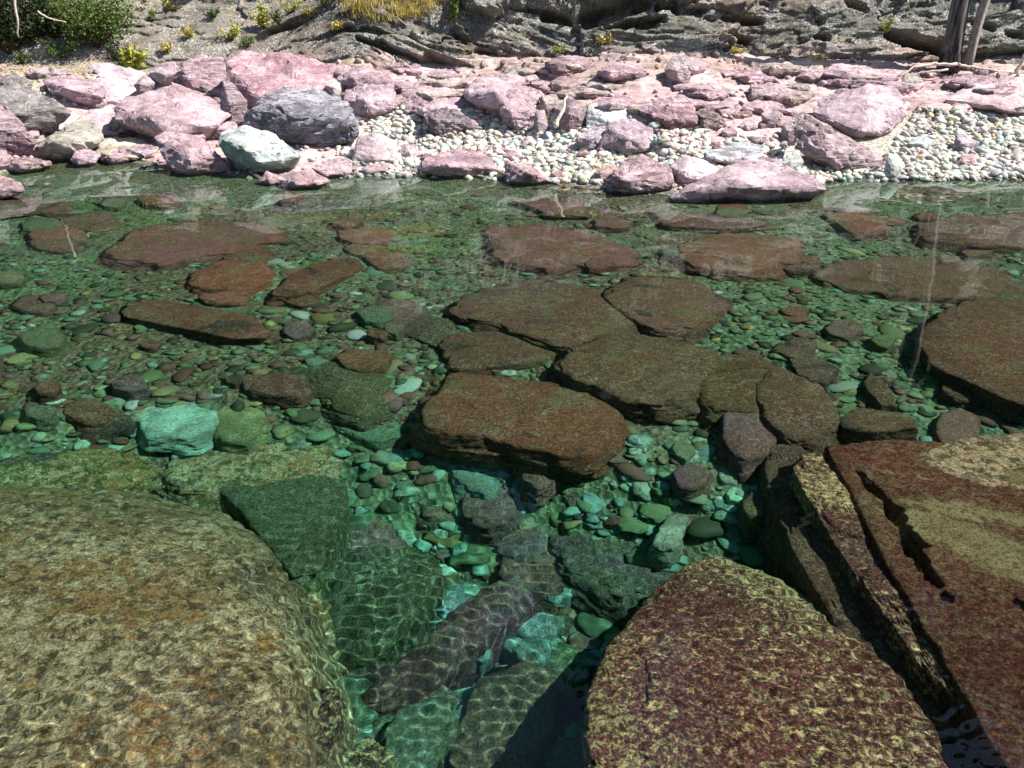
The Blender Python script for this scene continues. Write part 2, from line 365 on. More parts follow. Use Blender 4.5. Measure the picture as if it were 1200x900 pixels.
# ------------------------------------------------------------------ ground sheet
def build_ground():
    xs = np.concatenate([[-400, -150, -60, -30], np.linspace(-16, 16, 640), [30, 60, 150, 400]])
    ys = np.concatenate([[-300, -60, -20, -8, -4], np.linspace(-2, 12.2, 170), np.linspace(12.25, 19.5, 200), np.linspace(20, 40, 40), [60, 120, 400]])
    X, Y = np.meshgrid(xs, ys); Z = ground(X, Y)
    # pink bedrock shelf sloping down to the beach on the right
    s = Y - yshore(X)
    shelf, qc, q2, q1 = shelf_parts(X, s); P = pts(X, Y, 0 * X)
    # colours of the ground itself
    C = np.zeros(X.shape + (3,)); n = fbm(P * .8, 4, 41).reshape(X.shape)
    bed = np.array([.30, .36, .18]); bed2 = np.array([.32, .23, .13]); beach = np.array([.40, .37, .31]); pink = np.array([.52, .355, .355]); earth = np.array([.34, .28, .2]); forest = np.array([.06, .06, .035])
    k = np.clip(n * 2 + .3, 0, 1)[..., None]
    C[:] = bed * (1 - k) + bed2 * k
    m = np.clip((s + .25) / .4, 0, 1)[..., None]; C = C * (1 - m) + beach * m
    lk = (np.clip((-X - 2.2) / 1.2, 0, 1) * (s > .2) * (s < 4.2))[..., None]; C = C * (1 - lk * .75) + pink * lk * .75
    C = C * (1 - shelf[..., None]) + (pink * (.72 + .5 * np.clip(qc + .6 * fbm(P * 1.3, 3, 2), 0, 1)).reshape(X.shape)[..., None]) * shelf[..., None]
    m = np.clip((s - 4.6) / .8, 0, 1)[..., None] * (.45 + .55 * (X < -3))[..., None]; C = C * (1 - m) + earth * m
    m = np.clip((s - 9) / 3, 0, 1)[..., None]; C = C * (1 - m) + forest * m
    o = add_mesh('ground', pts(X, Y, Z), grid_faces(len(xs), len(ys)), M_GROUND, col=np.concatenate([C, np.clip(1 - np.maximum(shelf, lk[..., 0] * .9), 0, 1)[..., None]], -1).reshape(-1, 4))
    tag(o, kind='structure')
build_ground()

# ------------------------------------------------------------------ cliff
def build_cliff():
    xs = np.concatenate([np.linspace(-34, -14.2, 40), np.linspace(-14, 14, 1100), np.linspace(14.2, 34, 40)])
    prof = np.array([(5.0, .55), (5.5, 1.12), (6.5, 2.45), (8.6, 5.2), (11, 6.4), (16, 5.0)])
    t = np.concatenate([np.linspace(0, 2.35, 165), np.linspace(2.42, 5, 40)])
    S = np.interp(t, range(6), prof[:, 0]); Zp = np.interp(t, range(6), prof[:, 1])
    X, Sg = np.meshgrid(xs, S); _, Zg = np.meshgrid(xs, Zp)
    left = np.clip((-X - 3.2) / 2.5, 0, 1)
    Sg = Sg + left * (Zg - .55) * .75 - left * .2
    Y0 = np.interp(X, SX, SY) * 0 + 13.4 + .25 * fbm(pts(X * .25, 0 * X, 0 * X), 2, 3).reshape(X.shape)
    Y = Y0 + Sg
    dip = np.where(X < 1.5, .30, -.05)
    u = X * .55; v = (Zg + X * dip * np.clip(1 - left, 0, 1)) * 1.7
    P = pts(u, v, Sg * .5); W = fbm(P * 1.3, 5, 61)
    Pw = P + np.stack([W * .8, fbm(P * 1.3 + 9, 5, 71) * .5, W * 0], -1)
    f1, f2, c1 = worley(Pw * np.array([.9, 1.1, .4]), 11)
    g1, g2, c2 = worley(Pw * np.array([2.7, 3.4, 1.]), 23)
    d = (c1 - .5) * .5 + (c2 - .5) * .16
    mk = np.clip(fbm(P * 1.7 + 31, 2, 17) * 4 + .55, 0, 1)
    d -= mk * (.2 * np.clip(1 - (f2 - f1) / .035, 0, 1) + .05 * np.clip(1 - (g2 - g1) / .05, 0, 1))
    lay = P[:, 1] * 2.6 + W * .8; fr = lay - np.floor(lay); msk = np.clip(fbm(P * 1.1 + 5, 2, 91) * 3 + .6, 0, 1)
    d += msk * (.05 * fr ** 3)
    d += .11 * fbm(P * 5, 5, 101, .6) + .16 * fbm(P * .9, 3, 111)
    d = d.reshape(X.shape) * (1 - .55 * left)
    # dark clefts cut into the face; the one by the trunk shapes its shadow
    for (x0, y0, x1, y1, wd, dep) in [(418, 46, 540, 86, 2.2, .2), (600, 6, 650, 12, 2.5, .2), (735, 30, 770, 30, 3, .2), (780, 6, 800, 8, 4, .3), (1012, 2, 1030, 8, 4, .3), (860, 40, 880, 46, 3, .2), (955, 45, 968, 48, 2.5, .2), (1150, 26, 1170, 34, 3, .2), (1185, 40, 1200, 43, 3, .2), (300, 40, 340, 30, 2, .15), (505, 72, 545, 84, 7, .35), (690, 18, 760, -4, 9, .5), (715, 27, 780, 24, 3.5, .3), (1045, 44, 1105, 60, 5, .45), (1130, 66, 1200, 62, 4, .3), (855, 21, 900, 24, 3, .25), (640, 16, 690, 24, 4, .25), (795, 14, 830, 13, 3, .2), (560, 58, 578, 60, 4, .25)]:
        a, b = at_y(x0, y0, 19.3), at_y(x1, y1, 19.3); sc_ = 19.3 / FPX
        ex, ez = b.x - a.x, b.z - a.z; L2 = ex * ex + ez * ez
        tt = np.clip(((X - a.x) * ex + (Zg - a.z) * ez) / L2, 0, 1)
        dist = np.hypot(X - a.x - tt * ex, Zg - a.z - tt * ez) + (.03 * fbm(P * 7, 3, 131)).reshape(X.shape)
        d -= 2.2 * dep * np.clip(1.5 * (1 - dist / (wd * 1.5 * sc_)), 0, 1)
    Yo = Y - d * .86; Zo = Zg + d * .25
    C = np.zeros(X.shape + (3,)); grey = np.array([.16, .155, .135]); brown = np.array([.19, .14, .12]); pinkish = np.array([.42, .28, .26]); pale = np.array([.25, .22, .18])
    k = np.clip(fbm(P * .7 + 3, 4, 121).reshape(X.shape) * 2.2 + .35, 0, 1)[..., None]; C[:] = grey * (1 - k) + brown * k
    k = np.clip((1.75 - Zg + fbm(P * 1.5 + 60, 3, 5).reshape(X.shape) * .6) / .5, 0, 1)[..., None]; C = C * (1 - k * .8) + pinkish * k * .8
    k = left[..., None]; C = C * (1 - k * .7) + pale * k * .7
    C *= (1 + .25 * (c1.reshape(X.shape) - .5))[..., None]
    o = add_mesh('cliff', pts(X, Yo, Zo), grid_faces(len(xs), len(t)), M_CLIFF, col=C.reshape(-1, 3))
    tag(o, kind='structure')
    return X, Yo, Zo
CX, CY, CZ = build_cliff()
def cliff_hit(px, py):
    """First point of the cliff sheet seen through a pixel (coarse)."""
    d = ray(px, py); A = CX[:165:3, ::4]; B = CY[:165:3, ::4]; C_ = CZ[:165:3, ::4]
    t = B / d.y; e = (A - d.x * t) ** 2 * 1 + (C_ - H - d.z * t) ** 2 * 4
    j = np.unravel_index(np.argmin(e), e.shape); return Vector((A[j], B[j], C_[j]))

# ------------------------------------------------------------------ rocks
LAND = []     # (x, y, z, phrase) of the boulders, used to say where cobbles lie
def make_rock(P, seed, lvl=4, sharp=18, rough=.05, chips=3, layered=0., layer_dir=(.25, .1, 1), freq=1., facet=.0, carve=None):
    rng = random.Random(seed); P = np.array([tuple(p) for p in P], float)
    lo, hi = P.min(0), P.max(0); ext = np.maximum(hi - lo, .02) / 2; mid = (lo + hi) / 2
    Q = (P - mid) / ext
    c, N, D = hull_planes(Q)
    for _ in range(chips):
        n = np.array([rng.gauss(0, 1), rng.gauss(0, 1), rng.gauss(0, .8)]); n /= np.linalg.norm(n)
        sup = ((Q - c) @ n).max(); N = np.vstack([N, n]); D = np.append(D, sup * rng.uniform(.86, .95))
    V, F = ico(lvl)
    q = np.clip((V @ N.T) / D, 0, None); r = 1 / (np.sum(q ** sharp, axis=1) ** (1 / sharp))
    S = V * r[:, None]; off = rng.uniform(0, 90)
    W = (S + c) * ext                       # metric local coordinates
    sz = float(np.mean(ext))
    nb = fbm(W * (1.4 * freq / max(sz, .05)) + off, 4, seed % 97)
    nf = fbm(W * (6 * freq / max(sz, .05)) + off, 4, seed % 89, .6)
    k = 1 + rough * 1.3 * nb + rough * .45 * nf
    if layered:
        ld = np.array(layer_dir, float); ld /= np.linalg.norm(ld)
        lay = (W @ ld) / sz * 5 * freq + nb * .9; k = k * (1 + layered * (np.abs((lay - np.floor(lay)) - .5) - .25) * .22)
    if facet:
        tl = rng.uniform(-.5, .5); Wt = np.stack([W[:, 0] + W[:, 2] * tl, W[:, 1], (W[:, 2] - W[:, 0] * tl) * 1.5], -1)
        e1, e2, cc = worley(Wt * (1.7 / max(sz, .05)) + off + nb[:, None] * .5, seed % 83)
        k = k * (1 + facet * (cc - .5) - facet * .5 * np.clip(1 - (e2 - e1) / .08, 0, 1))
    W = (S * k[:, None] + c) * ext + mid
    for (ax, ay, bx, by, wd, dp) in (carve or ()):   # open clefts cut down into the top
        L2 = (bx - ax) ** 2 + (by - ay) ** 2; tt = np.clip(((W[:, 0] - ax) * (bx - ax) + (W[:, 1] - ay) * (by - ay)) / L2, 0, 1)
        ds = np.hypot(W[:, 0] - ax - tt * (bx - ax), W[:, 1] - ay - tt * (by - ay)) + .06 * nf + .02 * nb
        W[:, 2] -= dp * np.clip(1.4 * (1 - ds / (wd * (1.1 - tt * .5))), 0, 1) * (W[:, 2] > mid[2])
    a, b = W.min(0), W.max(0)               # rounding must not shrink the rock
    W = (W - a) / (b - a) * (hi - lo) + lo
    return W, F
def broken_rock(P, seed, fine=.1, rough=.05, layered=0., layer_dir=(.25, .1, 1), bev=.035):
    """Angular rock: the hull of its corners, edges chipped, faces roughened."""
    P = np.array([tuple(p) for p in P], float); o0 = P.mean(0); sz = float(np.mean(np.maximum(P.max(0) - P.min(0), .05))) / 2
    b = bmesh.new()
    for p in P - o0: b.verts.new(p)
    r = bmesh.ops.convex_hull(b, input=b.verts)
    bmesh.ops.delete(b, geom=[v for v in b.verts if not v.link_faces], context='VERTS')
    bmesh.ops.remove_doubles(b, verts=b.verts, dist=sz * .06)
    bmesh.ops.dissolve_limit(b, angle_limit=R(9), verts=b.verts, edges=b.edges)
    bmesh.ops.bevel(b, geom=list(b.edges), offset=sz * bev, segments=1, affect='EDGES', profile=.6, clamp_overlap=True)
    bmesh.ops.triangulate(b, faces=b.faces)
    for L in (.9, .45, .24, fine * 1.25):
        es = [e for e in b.edges if e.calc_length() > sz * L]
        if es: bmesh.ops.subdivide_edges(b, edges=es, cuts=1, use_grid_fill=False); bmesh.ops.triangulate(b, faces=b.faces)
    bmesh.ops.recalc_face_normals(b, faces=b.faces); b.normal_update(); b.verts.ensure_lookup_table()
    W = np.array([v.co[:] for v in b.verts]); N = np.array([v.normal[:] for v in b.verts]); F = np.array([[v.index for v in f.verts] for f in b.faces]); b.free()
    off = (seed * 7.31) % 90; rg_ = random.Random(seed); tl = rg_.uniform(-.6, .6)
    Q = W / sz; n1 = fbm(Q * 1.5 + off, 4, seed % 91); n2 = fbm(Q * 7 + off, 3, seed % 71, .6)
    Wt = np.stack([Q[:, 0] + Q[:, 2] * tl, Q[:, 1], (Q[:, 2] - Q[:, 0] * tl) * 1.7], -1)
    e1, e2, cc = worley(Wt * 1.9 + off + n1[:, None] * .4, seed % 83)
    d = rough * (1.1 * n1 + .45 * n2 + 1.2 * (cc - .5) - .7 * np.clip(1 - (e2 - e1) / .08, 0, 1))
    ld = np.array(layer_dir, float); ld /= np.linalg.norm(ld); lay = (Q @ ld) * 4.5 + n1 * .8; fr = lay - np.floor(lay)
    d = d + (layered * .055 + .012) * (np.minimum(fr * 1.6, 1) - .5 - .6 * (fr > .92))
    return W + N * (d * sz)[:, None] + o0, F
def place_rock(name, P, mat, col, label, cat, seed, base=None, group=None, broken=False, **kw):
    if broken: W, F = broken_rock(P, seed, fine=.085 if kw.get('lvl', 4) > 4 else .15, rough=.035 if mat is M_SMOOTH else .055, layered=kw.get('layered', 0), layer_dir=kw.get('layer_dir', (.25, .1, 1)), bev=.09 if mat is M_SMOOTH else .04)
    else: W, F = make_rock(P, seed, **kw)
    o3 = np.array([W[:, 0].mean(), W[:, 1].mean(), W[:, 2].min()]) if base is None else np.array(base)
    o = add_mesh(name, W - o3, F, mat); o.location = o3; o.color = (*col, 1)
    if broken: o.data.set_sharp_from_angle(angle=R(32))
    tag(o, label, cat, group); return o

_n = [0]
def bank_rock(label, outline, col, mat=None, t=.75, brow=.45, front=None, name='boulder', cat='boulder', land=None, water=False, base_y=None, **kw):
    """A boulder standing on the bank: its outline in the photo stands where its foot meets the ground; it is t times as deep as wide."""
    _n[0] += 1
    xs = [p[0] for p in outline]; ys = [p[1] for p in outline]
    low = max(outline, key=lambda p: p[1]); d = ray((min(xs) + max(xs)) / 2, low[1])
    if base_y is None:
        Y = 8.; 
        while Y < 22:
            tt = Y / d.y
            if H + d.z * tt <= max(gz(d.x * tt, Y), -.02): break
            Y += .06
    else: Y = base_y
    wid = (max(xs) - min(xs)) * Y / FPX; dep = min(t * wid, 1.5); y0, y1 = min(ys), max(ys)
    P = []; rj = random.Random(_n[0] * 5 + 1)
    for px, py in outline:
        h = (y1 - py) / max(y1 - y0, 1)
        dy = (0 if h < brow else dep * (h - brow) / (1 - brow)) + dep * rj.uniform(-.10, .16)
        P.append(at_y(px, py, Y + dy * .9))
        if h < .35: q = at_y(px, py, Y + dep * .9); q.z = min(q.z, P[-1].z); P.append(q)
        if h < .1: g = at_y(px, py, Y + dep * .3); g.z -= .2; P.append(g)
    cx = sum(xs) / len(xs)
    if not front:                            # a ridge runs down the front, so the left faces turn away from the sun
        rg_ = random.Random(_n[0] * 13); a = rg_.uniform(.22, .5); wx, wy = max(xs) - min(xs), y1 - y0; yb = y1 - wy * brow
        front = [(min(xs) + wx * a, yb + wy * rg_.uniform(-.08, .08), -rg_.uniform(.18, .34)), (min(xs) + wx * (a + rg_.uniform(-.05, .12)), y1 - wy * .12, -rg_.uniform(.2, .36)), (min(xs) + wx * rg_.uniform(.68, .85), yb + wy * .05, -rg_.uniform(.0, .1))]
    for fx, fy, fd in front: P.append(at_y(fx, fy, Y + fd * dep))
    kw.setdefault('lvl', 5 if wid > .55 else 4); kw.setdefault('sharp', 110); kw.setdefault('facet', .10); kw.setdefault('chips', 3); kw.setdefault('rough', .02); kw.setdefault('layered', .3)
    o = place_rock(name, P, mat or M_PINK, col, label, cat, 100 + _n[0] * 7, broken=True, **kw)
    LAND.append((at_y(cx, low[1], Y), land or label)); return o

PK = (.45, .27, .31); PK2 = (.52, .34, .38); PUR = (.36, .22, .26); MAR = (.25, .12, .125); GR = (.30, .285, .27)
B = bank_rock
B('dark grey lichen-spotted boulder propped on its side at the left end of the bank', [(-18, 108), (0, 101), (20, 98), (50, 108), (80, 125), (83, 135), (68, 147), (43, 157), (25, 150), (-10, 145)], (.2, .18, .17), M_LICHEN, rough=.09, land='the grey lichen-spotted boulder')
B('small dark brown broken rock behind the grey lichen-spotted boulder', [(-8, 92), (17, 85), (37, 96), (34, 108), (10, 110), (-8, 108)], (.2, .15, .14), M_LICHEN)
B('pink leaning slab below the grey lichen-spotted boulder', [(-30, 118), (0, 121), (22, 140), (41, 167), (28, 181), (8, 178), (-30, 172)], PUR, M_SLATY, t=.5)
B('low maroon slab at the water in front of the cream boulder', [(-14, 184), (15, 181), (45, 184), (61, 191), (45, 200), (0, 202), (-14, 200)], MAR, water=True)
B('dark maroon shelf half in the water at the left end of the shore', [(-60, 206), (0, 203), (25, 214), (32, 224), (10, 232), (-60, 236)], MAR, t=.4)
B('purple flat-topped block behind the cream boulder', [(50, 94), (67, 88), (107, 92), (125, 103), (123, 115), (113, 121), (87, 118), (57, 108)], (.46, .29, .34), land='the purple flat-topped block', sharp=30)
B('very pale pink slab sloping up beneath the dark green bush', [(92, 118), (103, 78), (113, 71), (135, 79), (173, 82), (160, 112), (130, 124), (105, 122)], (.68, .52, .57), M_SMOOTH, brow=.1, land='the very pale pink slab')
B('light purple rock lying on the crest of the large rose boulder', [(175, 84), (187, 75), (203, 71), (212, 82), (200, 92), (187, 97), (177, 93)], (.5, .36, .4), base_y=16.9)
B('small dark-sided rock wedged left of the light purple rock', [(157, 99), (163, 92), (174, 87), (182, 97), (173, 109), (163, 110)], (.42, .3, .32), base_y=16.7)
B('large smooth rose boulder bulging in the middle of the left boulder pile', [(130, 124), (150, 109), (173, 102), (200, 95), (232, 106), (258, 118), (273, 131), (255, 148), (232, 168), (200, 166), (167, 150), (133, 142)], PK2, M_SMOOTH, brow=.35, sharp=9, rough=.07, land='the large rose boulder')
B('pink faceted block below the large rose boulder at the waterline', [(180, 160), (205, 152), (232, 158), (262, 185), (271, 201), (223, 206), (200, 198)], (.47, .29, .32), t=.6)
B('small pink chunk between cream slab and pink faceted block', [(196, 178), (208, 170), (221, 174), (219, 193), (204, 196)], (.5, .32, .35))
B('wide pale pink ledge running behind the cream boulder', [(78, 124), (110, 118), (140, 124), (170, 140), (165, 160), (140, 160), (112, 150), (85, 138)], (.68, .5, .54), M_SMOOTH, brow=.1)
B('pointed cream grey boulder at the left waterline', [(27, 182), (48, 166), (67, 153), (97, 137), (120, 149), (123, 164), (97, 182), (67, 187), (33, 189)], (.42, .39, .3), sharp=26, land='the pointed cream grey boulder')
B('thin cream wedge slab lying right of the cream grey boulder', [(85, 175), (117, 168), (133, 158), (167, 163), (191, 181), (187, 188), (133, 184), (100, 180)], (.72, .62, .43), M_SLATY, brow=.2, land='the cream wedge slab')
B('small upright cream shard standing behind the cream wedge slab', [(122, 152), (133, 136), (140, 147), (133, 161), (123, 163)], (.66, .55, .46), M_SLATY)
B('pink block with ragged dark layers under the slope', [(207, 88), (212, 73), (233, 65), (264, 67), (264, 112), (240, 118), (217, 100)], (.52, .33, .37), M_SLATY, brow=.3, layered=1., land='the ragged layered pink block')
B('biggest rose-red slab lying along the foot of the slope', [(263, 74), (283, 60), (313, 62), (360, 66), (385, 72), (411, 86), (412, 97), (370, 110), (320, 112), (290, 125), (268, 100)], (.56, .30, .35), brow=.1, sharp=26, land='the biggest rose-red slab')
B('upright mauve rock left of the blue-grey boulder', [(260, 92), (273, 96), (289, 118), (289, 143), (272, 152), (258, 132)], (.45, .33, .37), M_SLATY)
B('blue-grey boulder with dark layered flank above the turquoise boulder', [(287, 148), (293, 130), (310, 110), (337, 101), (383, 107), (410, 121), (420, 145), (416, 160), (393, 173), (360, 172), (325, 155)], (.27, .27, .33), M_SLATY, brow=.55, layered=1.2, layer_dir=(-.35, .2, 1), front=[(310, 122, .1), (345, 138, -.12), (405, 140, -.1)], sharp=24, land='the blue-grey boulder')
B('turquoise boulder with a dark left face at the waterline', [(255, 163), (268, 152), (287, 145), (320, 156), (337, 170), (350, 183), (347, 197), (327, 203), (297, 203), (273, 190), (260, 177)], (.43, .53, .48), brow=.5, front=[(262, 166, -.05), (285, 172, -.3), (303, 192, -.35), (325, 190, -.25)], sharp=30, t=.8, land='the turquoise boulder')
B('small pink pyramid at the water below the turquoise boulder', [(302, 214), (313, 200), (325, 204), (337, 211), (325, 218)], (.5, .31, .33))
B('low pink wedge half awash right of the pink pyramid', [(323, 221), (342, 206), (360, 197), (387, 213), (363, 220)], (.44, .26, .28))
B('dusky pink flat rock at the shore below the blue-grey boulder', [(363, 196), (385, 186), (402, 184), (413, 189), (412, 203), (388, 209)], (.4, .25, .28))
B('purple block with a split face right of the blue-grey boulder', [(403, 118), (403, 104), (433, 96), (463, 98), (467, 123), (433, 140), (417, 138)], (.44, .29, .34), land='the purple split block')
B('pink peaked rock behind the purple split block', [(393, 97), (403, 80), (430, 76), (453, 87), (466, 99), (430, 104)], (.5, .33, .37))
B('pale rock wedged at the right tip of the biggest rose-red slab', [(381, 100), (388, 92), (402, 94), (403, 112), (392, 112)], (.55, .46, .44))
B('broad lilac-pink slab right of the purple split block', [(467, 101), (523, 102), (547, 113), (567, 123), (567, 141), (540, 142), (497, 128), (467, 130)], (.56, .37, .42), brow=.15, land='the broad lilac-pink slab')
B('dark slate-purple rock with slanting bedding on the white cobbles', [(495, 134), (510, 124), (533, 127), (549, 138), (556, 149), (553, 156), (523, 158), (499, 146)], (.2, .145, .17), M_SLATY, layered=.9, layer_dir=(.6, 0, 1), land='the dark slate-purple rock')
B('square-edged rose boulder under the cliff cleft', [(545, 108), (557, 92), (577, 85), (600, 94), (633, 107), (640, 118), (630, 130), (607, 134), (587, 121), (547, 117)], (.52, .335, .38), sharp=30, land='the square-edged rose boulder')
B('steep pink block leaning against the square-edged rose boulder', [(584, 122), (600, 108), (618, 114), (632, 133), (631, 153), (610, 154), (589, 140)], (.5, .32, .37))
B('narrow plum spur of rock left of the upright maroon block', [(624, 152), (628, 130), (638, 128), (644, 154), (634, 158)], (.4, .27, .31))
B('upright maroon block with a point beside the leaning pale stick', [(656, 152), (657, 130), (667, 112), (687, 127), (686, 152), (672, 155)], (.28, .16, .19), land='the upright maroon block')
B('small brown rock in the gap left of the pale stick', [(632, 131), (634, 112), (652, 109), (657, 120), (655, 134)], (.3, .22, .2))
B('pale turquoise-white slab right of the upright maroon block', [(687, 124), (705, 118), (722, 117), (748, 123), (748, 138), (713, 145), (687, 152)], (.58, .62, .58), M_SMOOTH, brow=.25, land='the pale turquoise-white slab')
B('purple rounded boulder with white streaks above the waterline boulders', [(700, 173), (712, 148), (728, 138), (745, 139), (765, 150), (769, 173), (745, 182), (712, 182)], (.42, .29, .34), sharp=10, land='the white-streaked purple boulder')
B('low lilac rock against the left side of the white-streaked boulder', [(673, 162), (690, 150), (710, 146), (718, 160), (712, 176), (685, 174)], (.42, .32, .37))
B('rose tilted slab with a black left edge right of the turquoise-white slab', [(746, 128), (763, 117), (800, 110), (815, 125), (817, 143), (800, 148), (786, 150), (762, 137)], (.48, .28, .32), M_SLATY, layered=.8, layer_dir=(.7, 0, 1), brow=.3, land='the rose tilted slab')
B('oval pink boulder with white veins at the middle of the waterline', [(493, 199), (496, 188), (503, 182), (533, 175), (567, 177), (583, 197), (580, 204), (545, 209), (523, 208), (499, 204)], (.42, .24, .28), sharp=10, rough=.06, land='the oval pink boulder')
B('low pink wedge at the waterline right of the oval pink boulder', [(592, 188), (605, 190), (630, 198), (648, 213), (617, 218), (593, 214)], (.42, .25, .28), land='the low pink wedge')
B('small rosy stone between the low pink wedge and the salmon stone', [(645, 202), (654, 199), (664, 201), (667, 212), (648, 212)], (.5, .29, .31))
B('salmon orange stone tucked behind the pink-brown cleft boulder', [(695, 202), (707, 194), (724, 192), (727, 206), (715, 213), (697, 211)], (.6, .38, .33))
B('pink-brown boulder with a cleft face standing in the shallows', [(711, 218), (718, 204), (730, 188), (753, 181), (787, 196), (791, 217), (767, 228), (737, 228), (713, 224)], (.42, .26, .29), M_SLATY, rough=.08, land='the pink-brown cleft boulder')
B('pale pink flat slab among cobbles below the purple split block', [(415, 182), (420, 160), (440, 154), (466, 164), (464, 188), (435, 193), (412, 190)], (.62, .47, .5), M_SMOOTH, brow=.2, land='the pale pink flat slab')
B('pink slivered stone at the water left of the oval pink boulder', [(420, 199), (440, 190), (458, 192), (454, 202), (425, 206)], (.55, .4, .41))
B('broken rosy chunk right of the pale pink flat slab', [(466, 182), (472, 168), (484, 170), (497, 180), (487, 186), (470, 188)], (.54, .39, .41))
B('large purple-grey peaked boulder lying in the shallows', [(783, 234), (800, 222), (830, 216), (858, 190), (877, 181), (900, 183), (905, 200), (933, 208), (967, 215), (967, 226), (900, 235), (833, 239), (790, 239)], (.43, .29, .335), M_SMOOTH, brow=.35, sharp=12, rough=.07, front=[(850, 215, -.05), (900, 220, -.05)], lvl=5, land='the large purple-grey peaked boulder')
B('dark brown rough rock right of the rose tilted slab', [(813, 131), (827, 124), (843, 133), (851, 147), (833, 153), (820, 148)], (.2, .14, .13), M_SLATY)
B('long tilted rose slab with black hollow beneath its left end', [(930, 172), (932, 150), (943, 130), (960, 139), (987, 161), (1033, 187), (1041, 198), (1005, 201), (985, 192), (960, 178)], (.47, .32, .34), M_SLATY, t=.45, brow=.3, layered=1., layer_dir=(.8, 0, 1), sharp=30, land='the long tilted rose slab')
B('pointed mauve slab end standing left of the long tilted rose slab', [(914, 168), (917, 144), (930, 134), (943, 129), (944, 150), (936, 164), (922, 172)], (.42, .31, .34), t=.5)
B('huge mauve slab with grey stain behind the long tilted rose slab', [(949, 131), (960, 113), (997, 108), (1017, 98), (1047, 99), (1067, 120), (1063, 137), (1030, 158), (1005, 160), (975, 146)], (.52, .36, .41), M_SMOOTH, brow=.1, sharp=22, land='the huge mauve slab')
B('squat mauve rock above the blue-white stones', [(892, 134), (903, 123), (917, 132), (914, 147), (898, 148)], (.4, .3, .32))
B('blue-white streaked slab behind the large purple-grey boulder', [(800, 167), (826, 160), (853, 159), (897, 170), (893, 190), (850, 192), (817, 189)], (.58, .6, .64), M_SLATY, brow=.25, land='the blue-white streaked slab')
B('low pink stone above the blue-white streaked slab', [(864, 158), (872, 151), (903, 153), (904, 166), (872, 168)], (.52, .38, .41))
B('pale lilac ledge left of the large purple-grey boulder', [(783, 196), (800, 178), (822, 186), (845, 196), (835, 212), (795, 216)], (.6, .46, .5), M_SMOOTH, brow=.2)
B('turquoise flat stone on the right cobble beach', [(1063, 168), (1070, 161), (1087, 160), (1099, 168), (1087, 176), (1068, 175)], (.42, .52, .5), M_SMOOTH, name='stone', cat='stone', land='the turquoise flat stone')
B('mauve stone with a dark left facet on the right cobble beach', [(1117, 172), (1121, 158), (1131, 156), (1147, 168), (1145, 178), (1125, 178)], (.45, .36, .43), name='stone', cat='stone', land='the mauve faceted stone')
B('coral pink stone below the mauve faceted stone on the beach', [(1122, 190), (1127, 180), (1142, 180), (1146, 193), (1130, 196)], (.6, .33, .33), name='stone', cat='stone', land='the coral pink stone')
B('pale green-white stone at the right foot of the long tilted rose slab', [(1035, 205), (1040, 180), (1052, 178), (1058, 196), (1052, 209)], (.6, .68, .6), M_SMOOTH, name='stone', cat='stone')
B('blocky pink step rock set in the bedrock shelf', [(874, 120), (880, 98), (898, 100), (896, 120)], (.4, .29, .29), M_SLATY)
B('pale ochre block beneath the dry twigs left of the tilted slab', [(915, 192), (920, 178), (936, 176), (943, 190), (932, 200)], (.55, .6, .52))
B('pink bedrock hump at the right end of the shore', [(1100, 118), (1130, 96), (1180, 92), (1240, 100), (1260, 130), (1180, 132)], (.64, .46, .48), M_SMOOTH, brow=.1)
B('greyish lichen rock perched at the foot of the right cliff', [(1050, 100), (1060, 88), (1078, 86), (1080, 96), (1066, 104)], (.3, .28, .24), M_LICHEN)
B('brown boulder at the cliff foot above the rose tilted slab', [(778, 82), (786, 66), (800, 62), (812, 72), (808, 96), (788, 98)], (.4, .3, .3), M_LICHEN)
B('rounded grey boulder beside the low green herb on the left slope', [(34, 66), (42, 48), (56, 40), (66, 48), (70, 64), (50, 72)], (.42, .38, .35), M_LICHEN)
B('small tan block on the sand above the purple flat-topped block', [(32, 88), (36, 80), (56, 78), (60, 86), (50, 92)], (.42, .3, .3))
B('second tan block right beside the small tan block', [(57, 90), (60, 81), (78, 79), (84, 86), (70, 91)], (.44, .33, .33))

# more broken rock behind the named boulders
def filler(n, region, cols, label, seed, smin, smax):
    rng = random.Random(seed)
    flat_ = .36 if region[3] < 131 and region[0] > 300 else .6
    for i in range(n):
        px = rng.uniform(region[0], region[2]); py = rng.uniform(region[1], region[3]); r = rng.uniform(smin, smax)
        k = rng.randint(6, 8); a0 = rng.uniform(0, 6)
        ol = [(px + r * math.cos(a0 + 6.283 * j / k) * rng.uniform(.8, 1.1), py - r * flat_ * math.sin(a0 + 6.283 * j / k) * rng.uniform(.8, 1.1)) for j in range(k)]
        c = rng.choice(cols); f = rng.uniform(.85, 1.15)
        yield ol, tuple(x * f for x in c)
def nearest_phrase(p, n=1):
    best = sorted(LAND, key=lambda l: (l[0] - p).length)[:8]
    return best
FILL = []
for reg, n, s0, s1, cols in [((100, 70, 280, 125), 22, 10, 22, [PK, PK2, PUR, MAR]), ((-10, 110, 280, 190), 34, 8, 21, [PK, MAR, PUR, (.4, .34, .3)]), ((460, 78, 700, 112), 16, 12, 32, [PK, PK2, (.45, .34, .3)]), ((400, 80, 700, 150), 24, 9, 19, [PK, PK2, PUR, GR, MAR]), ((640, 76, 900, 128), 30, 10, 34, [PK2, PK, (.45, .34, .3), PK]), ((820, 125, 940, 175), 14, 7, 13, [PK, PK2, MAR]), ((900, 76, 1200, 118), 26, 12, 40, [PK2, PK, (.45, .34, .3)]), ((400, 150, 800, 205), 8, 7, 12, [PK, PUR, MAR])]:
    for ol, c in filler(n, reg, cols, '', len(FILL) + 3, s0, s1): FILL.append((ol, c))

